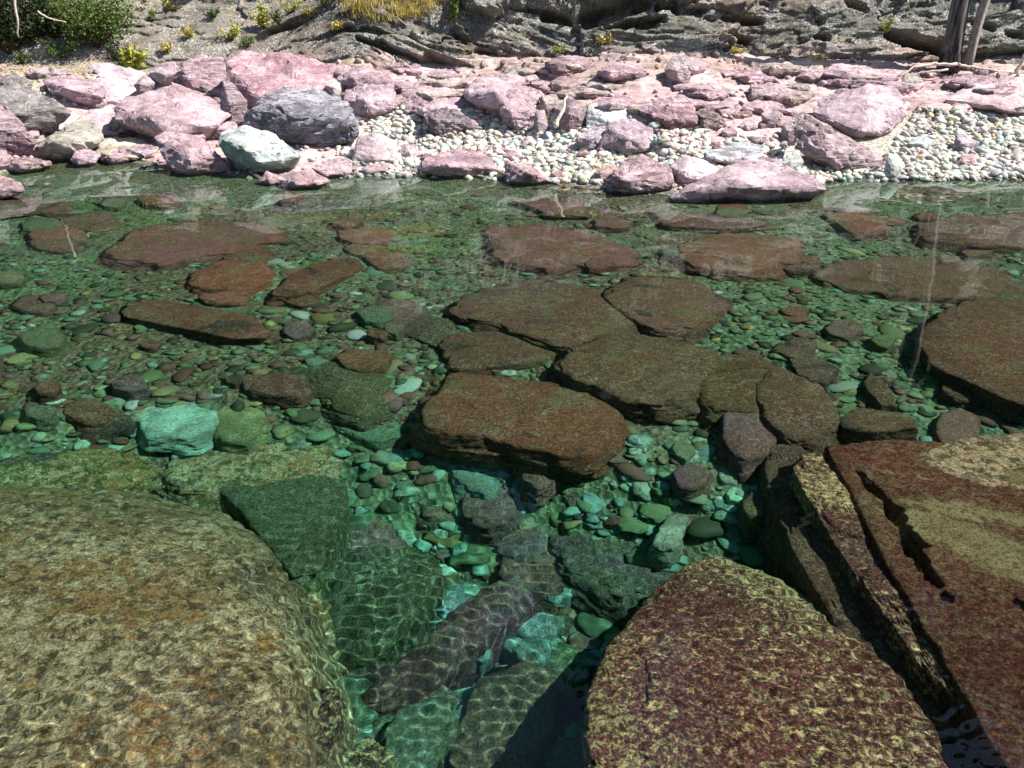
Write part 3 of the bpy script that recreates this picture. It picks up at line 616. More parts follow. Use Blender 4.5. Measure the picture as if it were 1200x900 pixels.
# ------------------------------------------------------------------ rocks under water
_u = [0]
def c_px(x0, y0, x1, y1, wd, dp):
    a, b = at_z(x0, y0, -.15), at_z(x1, y1, -.15); return (a.x, a.y, b.x, b.y, wd, dp)
def sunk(label, outline, depth, col, mat=None, thick=None, spread=1.22, dome=.05, land=None, name='submerged_rock', cat='rock', dz=0., ztop=None, flat=0., **kw):
    """A rock on the river bed: the outline of its top as the photo shows it through the water, at that depth, with flanks down to the bed."""
    _u[0] += 1
    P = [at_z(px, py, -depth) for px, py in outline]
    if dz:                                   # tilt: the far edge is dz higher
        ys = [p[1] for p in outline]; a, b = min(ys), max(ys)
        P = [at_z(px, py, -depth - dz * min(1, (py - a) / (b - a) * (2. if dz < 0 else 1))) for px, py in outline]
    c = sum(P, Vector()) / len(P); sz = max((p - c).length for p in P)
    bed = min(gz(c.x, c.y), -depth - .12) - .1
    if thick: bed = -depth - thick
    Q = list(P)
    for p in P: q = c + (p - c) * spread; Q.append(Vector((q.x, q.y, bed)))
    Q.append(c + Vector((0, 0, dome * sz)))
    for p in P[::2]: Q.append(c + (p - c) * .55 + Vector((0, 0, dome * sz * .8)))
    rj = random.Random(_u[0]); f_ = rj.uniform(.8, 1.25); col = (col[0] * f_ * rj.uniform(.88, 1.15), col[1] * f_, col[2] * f_ * rj.uniform(.85, 1.15))
    kw.setdefault('lvl', 5); kw.setdefault('sharp', 24); kw.setdefault('rough', .10); kw.setdefault('chips', 4); kw.setdefault('facet', .09)
    o = place_rock(name, Q, mat or M_SUNK, col, label, cat, 900 + _u[0] * 11, **kw)
    LAND.append((Vector((c.x, c.y, -depth)), land or label)); return o
RB = (.21, .075, .055); DB = (.13, .065, .045); PB = (.25, .105, .09); OL = (.10, .09, .05)
U = sunk
U('wide flat reddish submerged slab below the left cream boulders', [(120, 297), (147, 277), (173, 263), (213, 260), (307, 267), (318, 280), (267, 297), (187, 308), (133, 307)], .28, PB, land='the wide flat reddish slab')
U('brown speckled submerged rock below the wide flat reddish slab', [(223, 333), (233, 317), (267, 303), (307, 303), (320, 317), (310, 333), (273, 341)], .38, RB, land='the brown speckled rock')
U('slanting brown submerged rock with a pale edge right of the speckled one', [(317, 347), (337, 327), (367, 310), (410, 303), (420, 315), (380, 335), (340, 348)], .4, RB)
U('long narrow dark red submerged rock in the left pool', [(145, 363), (150, 353), (187, 350), (233, 359), (283, 366), (320, 387), (313, 395), (267, 392), (200, 380), (147, 370)], .4, RB, thick=.25, land='the long narrow dark red rock', spread=.95)
U('dark brown submerged rock at the left edge of the pool', [(-40, 410), (0, 404), (40, 403), (57, 427), (60, 453), (33, 462), (-40, 462)], .7, DB)
U('dark brown submerged block left of the glowing turquoise stone', [(57, 465), (100, 440), (143, 428), (173, 443), (165, 470), (150, 498), (100, 502), (67, 480)], .75, (.085, .05, .045), land='the dark brown block')
U('glowing turquoise submerged boulder in the left pool', [(157, 482), (175, 464), (215, 459), (252, 474), (252, 496), (217, 511), (177, 507)], .76, (.60, .85, .62), M_OLIVE, dome=.05, spread=1.35, land='the glowing turquoise boulder')
U('round olive submerged boulder with pale speckles', [(350, 437), (372, 417), (410, 412), (445, 425), (463, 450), (455, 475), (420, 487), (385, 472), (358, 455)], .7, OL, M_OLIVE, dome=.22, sharp=8, land='the round olive boulder')
U('small brown rounded rock right of the round olive boulder', [(457, 430), (477, 417), (510, 417), (530, 437), (527, 450), (500, 457), (470, 450)], .7, (.1, .065, .035), dome=.15, sharp=9)
U('large rust-brown flat slab in the middle of the pool', [(498, 490), (515, 460), (540, 437), (600, 440), (683, 452), (722, 477), (728, 500), (718, 520), (675, 532), (610, 523), (550, 512), (505, 500)], .5, (.21, .07, .04), land='the large rust-brown slab', dome=.03, sharp=24, spread=1.2)
U('long dark rock stretching across the upper middle of the pool', [(533, 365), (550, 350), (600, 330), (647, 325), (700, 333), (722, 350), (742, 373), (722, 393), (677, 403), (633, 392), (587, 379)], .4, (.15, .07, .05), land='the long dark upper rock')
U('dark brown ledge just below the long dark upper rock', [(520, 402), (533, 388), (600, 388), (648, 402), (652, 415), (640, 423), (600, 424), (560, 431), (538, 431)], .52, DB)
U('craggy reddish ridge running to the left from the long dark rock', [(433, 367), (457, 343), (483, 358), (527, 378), (530, 398), (510, 402), (480, 390)], .55, (.1, .06, .045), M_OLIVE)
U('broad brown slab with two white veins in the middle of the pool', [(648, 424), (667, 405), (700, 393), (767, 391), (810, 400), (838, 415), (818, 443), (810, 462), (780, 472), (735, 471), (700, 457), (672, 440)], .35, (.14, .088, .055), land='the white-veined brown slab', dome=.04, sharp=24, spread=1.15)
U('reddish sloping rock behind the white-veined brown slab', [(707, 347), (730, 330), (760, 325), (810, 333), (847, 355), (837, 368), (800, 385), (770, 386), (740, 372)], .36, (.19, .075, .055), land='the reddish sloping rock')
U('brown rock with yellow flecks right of the white-veined slab', [(813, 448), (820, 430), (833, 418), (880, 417), (912, 433), (890, 458), (884, 484), (833, 478)], .4, (.1, .065, .03), land='the yellow-flecked brown rock')
U('brown rock with a frosted white left edge beside the red slab', [(887, 462), (897, 443), (917, 432), (947, 447), (974, 467), (981, 490), (960, 511), (925, 509), (900, 492)], .35, (.12, .07, .045))
U('small dark leaf-shaped submerged stone right of the frosted rock', [(1012, 448), (1020, 437), (1043, 452), (1050, 475), (1033, 475), (1017, 458)], .5, DB, dome=.04)
U('flat purple-brown stone above the leaf-shaped dark stone', [(927, 420), (960, 416), (980, 432), (968, 447), (936, 440)], .5, (.11, .07, .06))
U('large low brown submerged rock under the tree reflection', [(950, 318), (973, 308), (1033, 300), (1100, 303), (1160, 316), (1180, 333), (1140, 348), (1067, 344), (1000, 337), (960, 328)], .35, (.16, .08, .055), land='the large low brown rock')
U('massive brown and olive submerged rock at the right edge', [(1069, 392), (1083, 375), (1120, 353), (1167, 348), (1260, 352), (1300, 440), (1280, 490), (1200, 476), (1167, 462), (1117, 441), (1083, 418)], .25, (.16, .09, .06), M_SUNK, thick=.5, dome=.06, land='the massive brown and olive rock', spread=.98)
U('faint pink flat rock under the purple-grey peaked boulder', [(795, 288), (850, 273), (930, 280), (932, 305), (870, 318), (810, 312)], .2, PB)
U('pale rosy submerged slab near the right cobble beach', [(1083, 262), (1133, 250), (1260, 250), (1260, 287), (1133, 287), (1087, 280)], .2, (.17, .09, .075))
U('small pink submerged slab left of the tree reflection', [(967, 253), (1000, 248), (1035, 255), (1033, 272), (1000, 275)], .18, PB)
U('broad dim pink slab in the shallows right of the centre', [(575, 270), (633, 262), (700, 275), (737, 292), (730, 308), (633, 312), (580, 300)], .3, PB)
U('small dull red submerged rock in the middle shallows', [(423, 299), (443, 292), (477, 300), (477, 311), (443, 314)], .4, RB)
U('thin pink submerged plate just off the low pink wedge', [(608, 235), (687, 232), (690, 252), (650, 250)], .1, (.2, .1, .09), thick=.14)
U('pinkish submerged plate off the right side of the peaked boulder', [(760, 248), (830, 250), (900, 262), (850, 268), (790, 264)], .14, (.2, .11, .1), thick=.16)
U('sunken foot of the maroon shelf at the left shore', [(-50, 236), (20, 228), (62, 236), (40, 244), (-50, 256)], .08, (.14, .1, .07), thick=.3)
U('flat brown submerged stone beside the right red slab', [(985, 487), (1010, 476), (1060, 484), (1072, 498), (1030, 504), (990, 498)], .38, (.13, .07, .05), dome=.02)
# deep middle of the pool
U('dim brown-grey boulder deep below the rust-brown slab', [(430, 525), (470, 513), (540, 520), (610, 548), (632, 590), (560, 618), (490, 610), (440, 575)], 1.22, (.1, .085, .06), M_OLIVE, dome=.12, lvl=5, land='the dim brown-grey boulder')
U('violet-grey upright stone right of the dim brown-grey boulder', [(655, 562), (670, 537), (700, 533), (716, 560), (706, 590), (672, 602)], 1.0, (.13, .1, .11), dome=.1)
U('deep grey rock beside the front mosaic boulder', [(642, 625), (690, 610), (755, 622), (788, 655), (778, 700), (725, 705), (665, 672)], 1.15, (.13, .09, .085), M_OLIVE, dome=.12, land='the deep grey rock')
U('long maroon submerged rock slanting up the middle of the pool', [(662, 655), (645, 690), (570, 745), (500, 805), (452, 822), (440, 800), (520, 725), (600, 665), (640, 650)], 1.25, (.20, .08, .09), M_SUNK, dome=.08, land='the slanting maroon rock')
U('dark olive-brown mound in the deep left of the slanting maroon rock', [(375, 700), (400, 655), (450, 640), (510, 655), (515, 705), (470, 750), (425, 775), (388, 755)], 1.3, (.09, .08, .045), M_OLIVE, dome=.15, sharp=8, land='the dark olive mound')
U('pale mint stone standing left of the right red slab', [(763, 637), (780, 603), (806, 599), (796, 636), (780, 642)], .85, (.48, .55, .36), M_OLIVE, dome=.03, name='submerged_stone', cat='stone', lvl=4, land='the pale mint stone')
U('mint green flat stone above the pale mint stone', [(733, 577), (758, 552), (796, 560), (780, 590), (748, 592)], .95, (.3, .38, .26), M_OLIVE, name='submerged_stone', cat='stone', lvl=4)
U('teal stone at the foot of the slanting maroon rock', [(600, 760), (618, 745), (645, 748), (642, 768), (615, 776)], 1.2, (.26, .4, .34), M_OLIVE, name='submerged_stone', cat='stone', lvl=4)
U('mottled brown rock at the bottom centre of the picture', [(530, 880), (560, 800), (610, 770), (650, 790), (648, 850), (610, 930), (540, 930)], 1.2, (.22, .14, .10), M_SUNK, dome=.1)
U('bluish teal rock in the bottom gap beside the mottled brown rock', [(450, 860), (475, 825), (520, 815), (540, 850), (510, 900), (460, 910)], 1.15, (.17, .22, .17), M_OLIVE, dome=.1)
U('narrow maroon wedge of rock at the bottom beside the left boulder', [(332, 940), (338, 870), (372, 800), (396, 790), (398, 830), (372, 900), (360, 950)], .8, (.12, .04, .05), M_MOSAIC)
U('maroon mottled rock at the bottom between wedge and teal rock', [(385, 950), (395, 895), (430, 865), (462, 890), (455, 950)], 1.05, (.13, .07, .06), M_MOSAIC, dome=.1)
U('grey-green shelf right of the huge tan boulder', [(250, 560), (330, 545), (400, 560), (402, 600), (372, 660), (345, 675), (290, 610)], 1.0, (.11, .12, .07), M_OLIVE, dome=.04)
U('long hazy olive rock behind the huge tan boulder', [(190, 545), (250, 515), (320, 500), (392, 512), (385, 545), (300, 575), (220, 575)], 1.0, (.24, .25, .10), M_TAN, dome=.08, lvl=5, spread=1.3, land='the hazy olive rock')
U('dim yellow-green rock at the left edge above the huge tan boulder', [(-60, 505), (-10, 478), (50, 480), (120, 512), (170, 545), (120, 575), (40, 575), (-60, 570)], .98, (.20, .23, .09), M_TAN, dome=.1, lvl=5, spread=1.25, land='the dim yellow-green rock')
U('yellowish flat stone just right of the glowing turquoise boulder', [(225, 470), (262, 440), (300, 462), (312, 492), (285, 515), (250, 508)], .8, (.30, .30, .12), M_OLIVE, dome=.06)
U('green hazy rock between the olive rock and the rust-brown slab', [(392, 500), (420, 482), (470, 488), (490, 505), (440, 516)], .85, (.16, .26, .16), M_OLIVE, dome=.08)
U('small dark red stone on the olive bed below the round olive boulder', [(306, 486), (315, 476), (335, 478), (340, 488), (322, 495)], .9, (.13, .04, .035), dome=.1, name='submerged_stone', cat='stone', lvl=4)
# the great foreground rocks
U('huge tan and orange mottled boulder filling the lower left', [(-160, 600), (-40, 568), (60, 566), (160, 580), (270, 610), (322, 650), (345, 720), (338, 790), (318, 850), (300, 930), (260, 1020), (-160, 1020)], .98, (.36, .23, .14), M_TAN, dz=-.58, dome=.10, lvl=7, sharp=12, rough=.10, facet=.07, chips=4, spread=1.5, land='the huge tan boulder')
U('great maroon and yellow mosaic boulder at the bottom right', [(683, 850), (688, 800), (706, 764), (752, 730), (788, 700), (800, 660), (835, 643), (878, 652), (945, 688), (1002, 738), (1065, 800), (1115, 870), (1150, 960), (1150, 1020), (720, 1020), (690, 940)], .62, (.22, .058, .055), M_MOSAIC, dz=-.36, thick=1.0, dome=.06, lvl=7, sharp=20, rough=.05, facet=.035, chips=1, land='the great mosaic boulder', spread=.9)
U('red slab with a pale tan patch shelving out at the right', [(962, 517), (1010, 512), (1100, 512), (1300, 520), (1400, 700), (1400, 1020), (1250, 1020), (1180, 900), (1120, 800), (1078, 740), (1058, 690), (1015, 610), (985, 560)], .14, (.165, .045, .04), M_SLAB, thick=1.2, dome=.02, lvl=7, sharp=40, rough=.035, chips=0, facet=.02, spread=1.0, land='the red shelving slab', layered=.1, freq=2, carve=[c_px(1040, 596, 1068, 640, .05, .2), c_px(1068, 640, 1104, 700, .05, .25), c_px(1000, 548, 1040, 596, .03, .12), c_px(1190, 710, 1300, 790, .04, .12), c_px(1130, 560, 1200, 575, .02, .06)])
U('narrow rib of brown rock along the left of the red slab', [(930, 548), (942, 518), (966, 520), (992, 572), (1026, 620), (1062, 690), (1086, 745), (1130, 820), (1105, 815), (1040, 725), (975, 635)], .2, (.14, .06, .05), M_MOSAIC, thick=1., dome=.03, lvl=6, sharp=26, spread=.98)
U('dark steep rock left of the narrow brown rib', [(890, 530), (903, 512), (935, 508), (955, 540), (1000, 620), (1050, 700), (1110, 800), (1150, 880), (1190, 1000), (1160, 1000), (1110, 880), (1050, 790), (985, 710), (925, 640), (900, 590)], .42, (.1, .06, .05), M_SUNK, thick=.9, dome=.03, lvl=6)
U('grey-green flat rock beyond the red shelving slab', [(1080, 530), (1130, 510), (1300, 505), (1300, 560), (1180, 572), (1110, 555)], .12, (.2, .17, .1), M_TAN, thick=.3, dome=.01, lvl=6)

# ------------------------------------------------------------------ filler rock fragments with their own labels
SIDE = lambda p, q: ('right of' if p.x - q.x > abs(p.y - q.y) * .8 else 'left of' if q.x - p.x > abs(p.y - q.y) * .8 else 'behind' if p.y > q.y else 'in front of')
def colour_word(c):
    r, g, b = c; m = max(c) + 1e-6; l = (r + g + b) / 3
    sat = (m - min(c)) / m
    tone = 'white' if l > .6 else 'pale' if l > .4 else 'dark' if l < .11 else 'dull' if l < .2 else 'mid'
    if sat < .17: hue = 'grey'
    elif r == m and b > g: hue = 'pink'
    elif r == m and g > b * 1.25 and g > r * .72: hue = 'yellow'
    elif r == m: hue = 'red-brown' if l < .3 else 'tan'
    elif g == m: hue = 'green' if b < g * .85 else 'turquoise'
    else: hue = 'blue'
    return (tone + ' ' + hue).replace('mid ', '').replace('white grey', 'chalk white').replace('dull grey', 'grey')
USED = {}
ORD = ['', 'second ', 'third ', 'fourth ', 'fifth ', 'sixth ', 'seventh ', 'eighth ', 'ninth ', 'tenth ']
def auto_label(p, c, shape, noun):
    """Colour, shape and place beside the nearest boulder; look-alikes count outwards from it."""
    for q, ph in sorted(LAND0, key=lambda l: (l[0] - p).length)[:6]:
        w_ = ph.split()
        if len(w_) > 7: continue
        key = f'{colour_word(c)} {shape} {noun} {SIDE(p, q)} {ph}'
        n = USED.get(key, 0)
        if n < 3:
            USED[key] = n + 1
            return ORD[n] + key if n else key
    q, ph = min((l for l in LAND0 if len(l[1].split()) <= 7), key=lambda l: (l[0] - p).length)
    key = f'{colour_word(c)} {shape} {noun} {SIDE(p, q)} {ph}'; n = USED[key] = USED.get(key, 0) + 1
    return (ORD[min(n - 1, 9)] + key)
LAND0 = [l for l in LAND if l[0].z < -.05]
_r = random.Random(44)
def bed_rocks(n, x0, y0, x1, y1, d0, d1, r0, r1, mats):
    for i in range(n):
        px, py = _r.uniform(x0, x1), _r.uniform(y0, y1); f = .35 + .35 * (py > 500) + .1 * (py > 350); rr = _r.uniform(r0, r1); a0 = _r.uniform(0, 6)
        ol = [(px + rr * math.cos(a0 + 6.283 * j / 7) * _r.uniform(.75, 1.15), py - rr * f * math.sin(a0 + 6.283 * j / 7) * _r.uniform(.75, 1.15)) for j in range(7)]
        p = at_z(px, py, -.5); g = gz(p.x, p.y); d = max(-g - _r.uniform(d0, d1), .1)
        m, c = _r.choice(mats); c = tuple(q * _r.uniform(.85, 1.15) for q in c)
        o = U('x', ol, d, c, m, dome=.06, lvl=4, spread=1.3); pp = LAND[-1][0]; del LAND[-1]
        o['label'] = auto_label(pp, tuple(q * 1.6 for q in c), _r.choice(['angular', 'flat']), 'submerged rock'); o['group'] = 'rocks lying on the river bed'
SM = [(M_SUNK, RB), (M_SUNK, PB), (M_SUNK, DB), (M_OLIVE, (.16, .2, .12)), (M_SUNK, (.17, .11, .11))]
bed_rocks(16, 0, 225, 600, 300, .08, .16, 14, 34, SM[:2] + SM[3:4])
bed_rocks(14, 600, 240, 1200, 330, .08, .16, 14, 34, SM[:2] + SM[3:4])
bed_rocks(26, 0, 300, 520, 500, .08, .2, 12, 34, SM)
bed_rocks(16, 840, 340, 1200, 505, .06, .16, 12, 30, SM)
bed_rocks(26, 360, 500, 890, 720, .1, .3, 16, 46, SM[3:] + [(M_OLIVE, (.3, .46, .36)), (M_SUNK, (.2, .12, .12)), (M_SUNK, (.16, .13, .12))])
bed_rocks(14, 350, 700, 690, 900, .1, .25, 16, 40, SM[3:] + [(M_OLIVE, (.36, .55, .42)), (M_OLIVE, (.25, .36, .28))])
MINT = [(M_OLIVE, (.36, .55, .42)), (M_OLIVE, (.45, .62, .42)), (M_OLIVE, (.25, .42, .36))]
bed_rocks(16, 560, 540, 790, 740, .06, .2, 12, 28, MINT)
bed_rocks(30, 360, 600, 690, 890, .06, .2, 14, 34, MINT + SM[3:4])
bed_rocks(8, 800, 500, 890, 600, .05, .12, 12, 24, MINT + SM[:1])
LAND0 = list(LAND)
for i, (ol, c) in enumerate(FILL):
    o = B('x', ol, c, M_PINK if i % 3 else M_SLATY, name='broken_rock', cat='rock', lvl=4, t=.9)
    p = LAND[-1][0]; rs = random.Random(i)
    o['label'] = auto_label(p, c, rs.choice(['angular', 'blocky']), 'rock'); o['group'] = 'broken rocks in the boulder pile'

# ------------------------------------------------------------------ cobbles
rng = random.Random(7)
SH = []
for k in range(8):
    V, F = ico(2); V1, F1 = ico(1); s = 300 + k
    def shp(V):
        n = fbm(V * 1.1 + k * 5, 2, s); f = np.random.default_rng(s); r = np.ones(len(V))
        for _ in range(9):
            d = f.normal(size=3); d /= np.linalg.norm(d); q = V @ d; r = np.minimum(r, np.where(q > .01, f.uniform(.62, .85) / np.maximum(q, .01), 9))
        return V * (r * (1 + .12 * n))[:, None]
    SH.append((shp(V), F, shp(V1), F1))
PAL_BEACH = [((.62, .59, .50), 5), ((.49, .52, .45), 4), ((.66, .58, .44), 3), ((.42, .39, .36), 3), ((.24, .23, .22), 1.5), ((.45, .52, .47), 2), ((.6, .47, .45), 1.6), ((.48, .35, .38), 1), ((.66, .55, .32), .7), ((.33, .33, .33), .8), ((.42, .5, .52), 1)]
PAL_BED = [((.40, .30, .10), .6), ((.27, .34, .15), 5), ((.18, .26, .13), 5), ((.27, .4, .25), 3), ((.27, .13, .09), 6.5), ((.36, .3, .14), 4), ((.46, .52, .33), 1.8), ((.09, .10, .06), 5), ((.5, .45, .17), .8), ((.6, .64, .5), .6), ((.28, .15, .13), 3)]
PAL_POOL = [((.40, .60, .42), 3), ((.55, .68, .48), 2), ((.28, .46, .36), 3), ((.48, .44, .22), 1)]
def pick(pal):
    c = rng.choices([p[0] for p in pal], [p[1] for p in pal])[0]; f = rng.uniform(.75, 1.25); return tuple(x * f * rng.uniform(.93, 1.07) for x in c)
MESH_COB = []
for mt in (M_COB_O, M_BED_O):
    for k, (V, F, _, _) in enumerate(SH):
        o = add_mesh('cobble_shape', V, F, mt); MESH_COB.append(o.data); bpy.data.objects.remove(o)
def cobble(x, y, s, c, noun, name, group, wet):
    k = rng.randrange(8); o = bpy.data.objects.new(name, MESH_COB[k + 8 * wet]); COL.objects.link(o); o.cycles.is_caustics_receiver = True
    e = rng.uniform(.52, .88); th = rng.uniform(.22, .42) if wet else rng.uniform(.34, .55)
    o.scale = (s, s * e, s * th); o.rotation_euler = (rng.uniform(-.2, .2), rng.uniform(-.2, .2), rng.uniform(0, 6.28))
    z = gz(x, y) + s * th * (.2 if wet else .45); o.location = (x, y, z); o.color = (*c, 1)
    p = Vector((x, y, z)); sh = 'long flat' if e < .68 else 'flat' if th < .42 else 'rounded'
    tag(o, auto_label(p, c, sh, noun), 'stone', group)
# river-bed cobbles in view that one can tell apart
LAND0 = [l for l in LAND if l[0].z < -.05 and len(l[1].split()) <= 7]
cand = []
while len(cand) < 285:
    px = rng.uniform(5, 1195); py = rng.choice([rng.uniform(225, 470), rng.uniform(300, 900)])
    p = at_z(px, py, -.9 if py > 400 else -.5); z = gz(p.x, p.y); p = at_z(px, py, min(z, -.1))
    if any((p - q).length < .22 for q in cand): continue
    cand.append(p)
for p in cand:
    cobble(p.x, p.y, rng.uniform(.07, .21), pick(PAL_BED), 'stone', 'river_stone', 'stones on the river bed', True)
# beach cobbles
LAND0 = [l for l in LAND if l[0].z > -.05 and l[0].y > 11 and len(l[1].split()) <= 7]
def beach_ok(px, py):
    if px < 395: return False
    if px < 830: return py > (128 + 8 * math.sin(px * .02) if px < 690 else 152)
    if px < 925: return py > 172
    if px < 1030: return py > 197
    return py > max(128 + (min(px, 1300) - 1080) * .1, 200 - (px - 1030) * 1.6)
def beach_pt(xmax=1215):
    while True:
        px = rng.uniform(395, xmax); py = rng.uniform(120, 216)
        if px > 1000 and rng.random() < .0: continue
        if not beach_ok(px, py): continue
        d = ray(px, py); Y = 12.6
        while Y < 18:
            tt = Y / d.y
            if H + d.z * tt <= gz(d.x * tt, Y): break
            Y += .08
        x, y = d.x * Y / d.y, Y
        if y - yshore(x) > -.15 and y < 17.9: return x, y
big = []
while len(big) < 285:
    x, y = beach_pt()
    if any((x - a) ** 2 + (y - b) ** 2 < .02 for a, b in big): continue
    big.append((x, y))
for x, y in big: cobble(x, y, rng.uniform(.07, .15), pick(PAL_BEACH), 'cobble', 'beach_cobble', 'cobbles on the far beach', False)

def joined(name, items, mat, kind='stuff'):
    VV, FF, CC = [], [], []; n0 = 0
    for (x, y, z, s, e, th, c, k, hi) in items:
        V, F = (SH[k][0], SH[k][1]) if hi else (SH[k][2], SH[k][3])
        a = rng.uniform(0, 6.28); ca, sa = math.cos(a), math.sin(a); tx, ty = rng.uniform(-.3, .3), rng.uniform(-.3, .3)
        X = V[:, 0] * s; Y = V[:, 1] * s * e; Z = V[:, 2] * s * th
        W = np.stack([X * ca - Y * sa + x, X * sa + Y * ca + y, Z + X * tx + Y * ty + z], -1)
        VV.append(W); FF.append(F + n0); n0 += len(W); CC.append(np.tile(c, (len(W), 1)))
    o = add_mesh(name, np.concatenate(VV), np.concatenate(FF), mat, col=np.concatenate(CC)); tag(o, kind=kind); return o
it = []
for i in range(9000):
    x, y = beach_pt(1600); s = .022 + .09 * rng.random() ** 2.2
    it.append([x, y, 0, s, rng.uniform(.6, .95), rng.uniform(.4, .7), pick(PAL_BEACH), rng.randrange(8), s > .06])
for i in range(1500):      # broken pink rubble between the boulders
    x = rng.uniform(-10.5, 5); y = float(yshore(x)) + rng.uniform(0, 4.6); s = rng.uniform(.025, .09)
    c = pick([((.55, .4, .42), 3), ((.4, .26, .28), 2), ((.5, .46, .4), 2)])
    it.append([x, y, 0, s, rng.uniform(.6, .95), rng.uniform(.4, .7), c, rng.randrange(8), False])
for i in range(600):      # grit at the cliff foot
    x = rng.uniform(-11, 12); y = 13.4 + rng.uniform(3.9, 5.6) if i % 3 else 13.4 + rng.uniform(4.7, 5.5); s = .02 + .1 * rng.random() ** 2.5
    it.append([x, y, 0, s, rng.uniform(.6, .95), rng.uniform(.5, .9), pick([((.3, .24, .2), 3), ((.42, .29, .29), 3), ((.14, .1, .09), 2)]), rng.randrange(8), False])
G = ground(np.array([a[0] for a in it]), np.array([a[1] for a in it]))
shelf_z = [0 for a in it]
for a, g, sz_ in zip(it, G, shelf_z): a[2] = float(g) + a[3] * .25 + sz_
joined('beach_pebbles', it, M_COB_A)
it = []
for i in range(14500):
    px = rng.uniform(-60, 1260) if i < 10500 else rng.choice([rng.uniform(-500, -60), rng.uniform(1260, 1700)]); py = 900 - 690 * rng.random() ** .62
    if py > 560 and rng.random() < .3: py = rng.uniform(215, 420)
    p = at_z(px, py, -.3 - max(0, min(1, (py - 230) / 300)) * 1.2)
    s = .02 + .10 * rng.random() ** 2
    it.append([p.x, p.y, 0, s, rng.uniform(.5, .95), rng.uniform(.25, .5), pick(PAL_POOL if p.y < 5.4 and rng.random() < .6 else PAL_BED), rng.randrange(8), p.y < 6 and s > .05])
G = ground(np.array([a[0] for a in it]), np.array([a[1] for a in it]))
for a, g in zip(it, G): a[2] = float(g) + a[3] * .08
joined('riverbed_pebbles', it, M_BED_A)

# ------------------------------------------------------------------ vegetation and wood
def tube(P, rads, sides=7):
    P = [Vector(p) for p in P]; V, F = [], []
    for i, p in enumerate(P):
        d = (P[min(i + 1, len(P) - 1)] - P[max(i - 1, 0)]).normalized()
        a = d.cross(Vector((0.3, 1, .1))).normalized(); b = d.cross(a)
        for j in range(sides):
            t = 6.2832 * j / sides; V.append(p + (a * math.cos(t) + b * math.sin(t)) * rads[i])
    for i in range(len(P) - 1):
        for j in range(sides):
            k = (j + 1) % sides; F.append((i * sides + j, i * sides + k, (i + 1) * sides + k, (i + 1) * sides + j))
    n = len(V); V.append(P[0]); V.append(P[-1])
    for j in range(sides):
        k = (j + 1) % sides; F.append((n, k, j, j)); F.append((n + 1, (len(P) - 1) * sides + j, (len(P) - 1) * sides + k, (len(P) - 1) * sides + k))
    return [tuple(v) for v in V], [f if f[2] != f[3] else f[:3] for f in F]
def from_tubes(name, tubes, mat, parent=None, loc=(0, 0, 0)):
    V, F = [], []
    for v, f in tubes: n = len(V); V += [(a - loc[0], b - loc[1], c - loc[2]) for a, b, c in v]; F += [tuple(i + n for i in x) for x in f]
    me = bpy.data.meshes.new(name); me.from_pydata(V, [], F); me.materials.append(mat)
    for p in me.polygons: p.use_smooth = True
    o = bpy.data.objects.new(name, me); COL.objects.link(o); o.cycles.is_caustics_receiver = True
    if parent: o.parent = parent
    else: o.location = loc
    return o
def wob(a, b, n, amp, r):
    a, b = Vector(a), Vector(b)
    return [a.lerp(b, i / (n - 1)) + (Vector((r.uniform(-1, 1), r.uniform(-1, 1), r.uniform(-1, 1))) * amp if 0 < i < n - 1 else Vector()) for i in range(n)]
def shrub(label, px, py, wpx, hpx, mat, cat='shrub', name='shrub', leaf=.035, n=900, seed=1, long=1.6, droop=0.):
    r = random.Random(seed); c = cliff_hit(px, py); sc_ = c.y / FPX; W, Hh = wpx * sc_, hpx * sc_
    e = bpy.data.objects.new(name, None); COL.objects.link(e); e.location = c + Vector((0, -.05, -.05)); tag(e, label, cat)
    tips = []; tb = []
    for i in range(max(6, n // 90)):
        a = r.uniform(0, 6.28); k = r.uniform(.1, .5); tip = Vector((math.cos(a) * W * k, math.sin(a) * W * k * .8 - .05, Hh * r.uniform(.45, 1)))
        P = wob((0, 0, 0), tip, 5, W * .04, r); tb.append(tube(P, [.014, .011, .009, .006, .003], 5)); tips.append(tip)
    from_tubes('stem', tb, M_STEM, e)
    V, F = [], []
    for i in range(n):
        t = r.choice(tips); k = r.uniform(.35, 1.05)
        p = t * k + Vector((r.gauss(0, W * .07), r.gauss(0, W * .07), r.gauss(0, Hh * .06)))
        d = Vector((r.gauss(0, 1), r.gauss(0, 1), r.gauss(.3, .8) - droop)).normalized(); s = d.cross(Vector((r.gauss(0, 1), r.gauss(0, 1), r.gauss(0, 1)))).normalized()
        L = leaf * r.uniform(.6, 1.3); b = len(V); V += [tuple(p), tuple(p + d * L * long * .5 + s * L * .35), tuple(p + d * L * long), tuple(p + d * L * long * .5 - s * L * .35)]
        F.append((b, b + 1, b + 2, b + 3))
    o = add_mesh('foliage', V, F, mat, smooth=False); o.parent = e; return e
shrub('dark green conifer bush hanging over the top left bank', 118, 54, 105, 62, M_LEAF, n=6500, seed=2, leaf=.05)
shrub('shadowy dark bush in the top left corner', 12, 62, 95, 75, M_LEAFD, n=8000, seed=3, leaf=.06)
shrub('second dark bush filling the gap right of the corner bush', 58, 44, 60, 50, M_LEAFD, n=5000, seed=4, leaf=.05)
shrub('low bright green herb beside the rounded grey boulder', 72, 66, 48, 22, M_LEAF, n=700, seed=5, leaf=.04, cat='plant', name='herb')
shrub('small dark shrub below the dark green conifer bush', 140, 72, 44, 24, M_LEAFD, n=900, seed=6)
shrub('yellow-green shrub on the left slope', 308, 34, 26, 26, M_LEAFY, n=420, seed=7, leaf=.05)
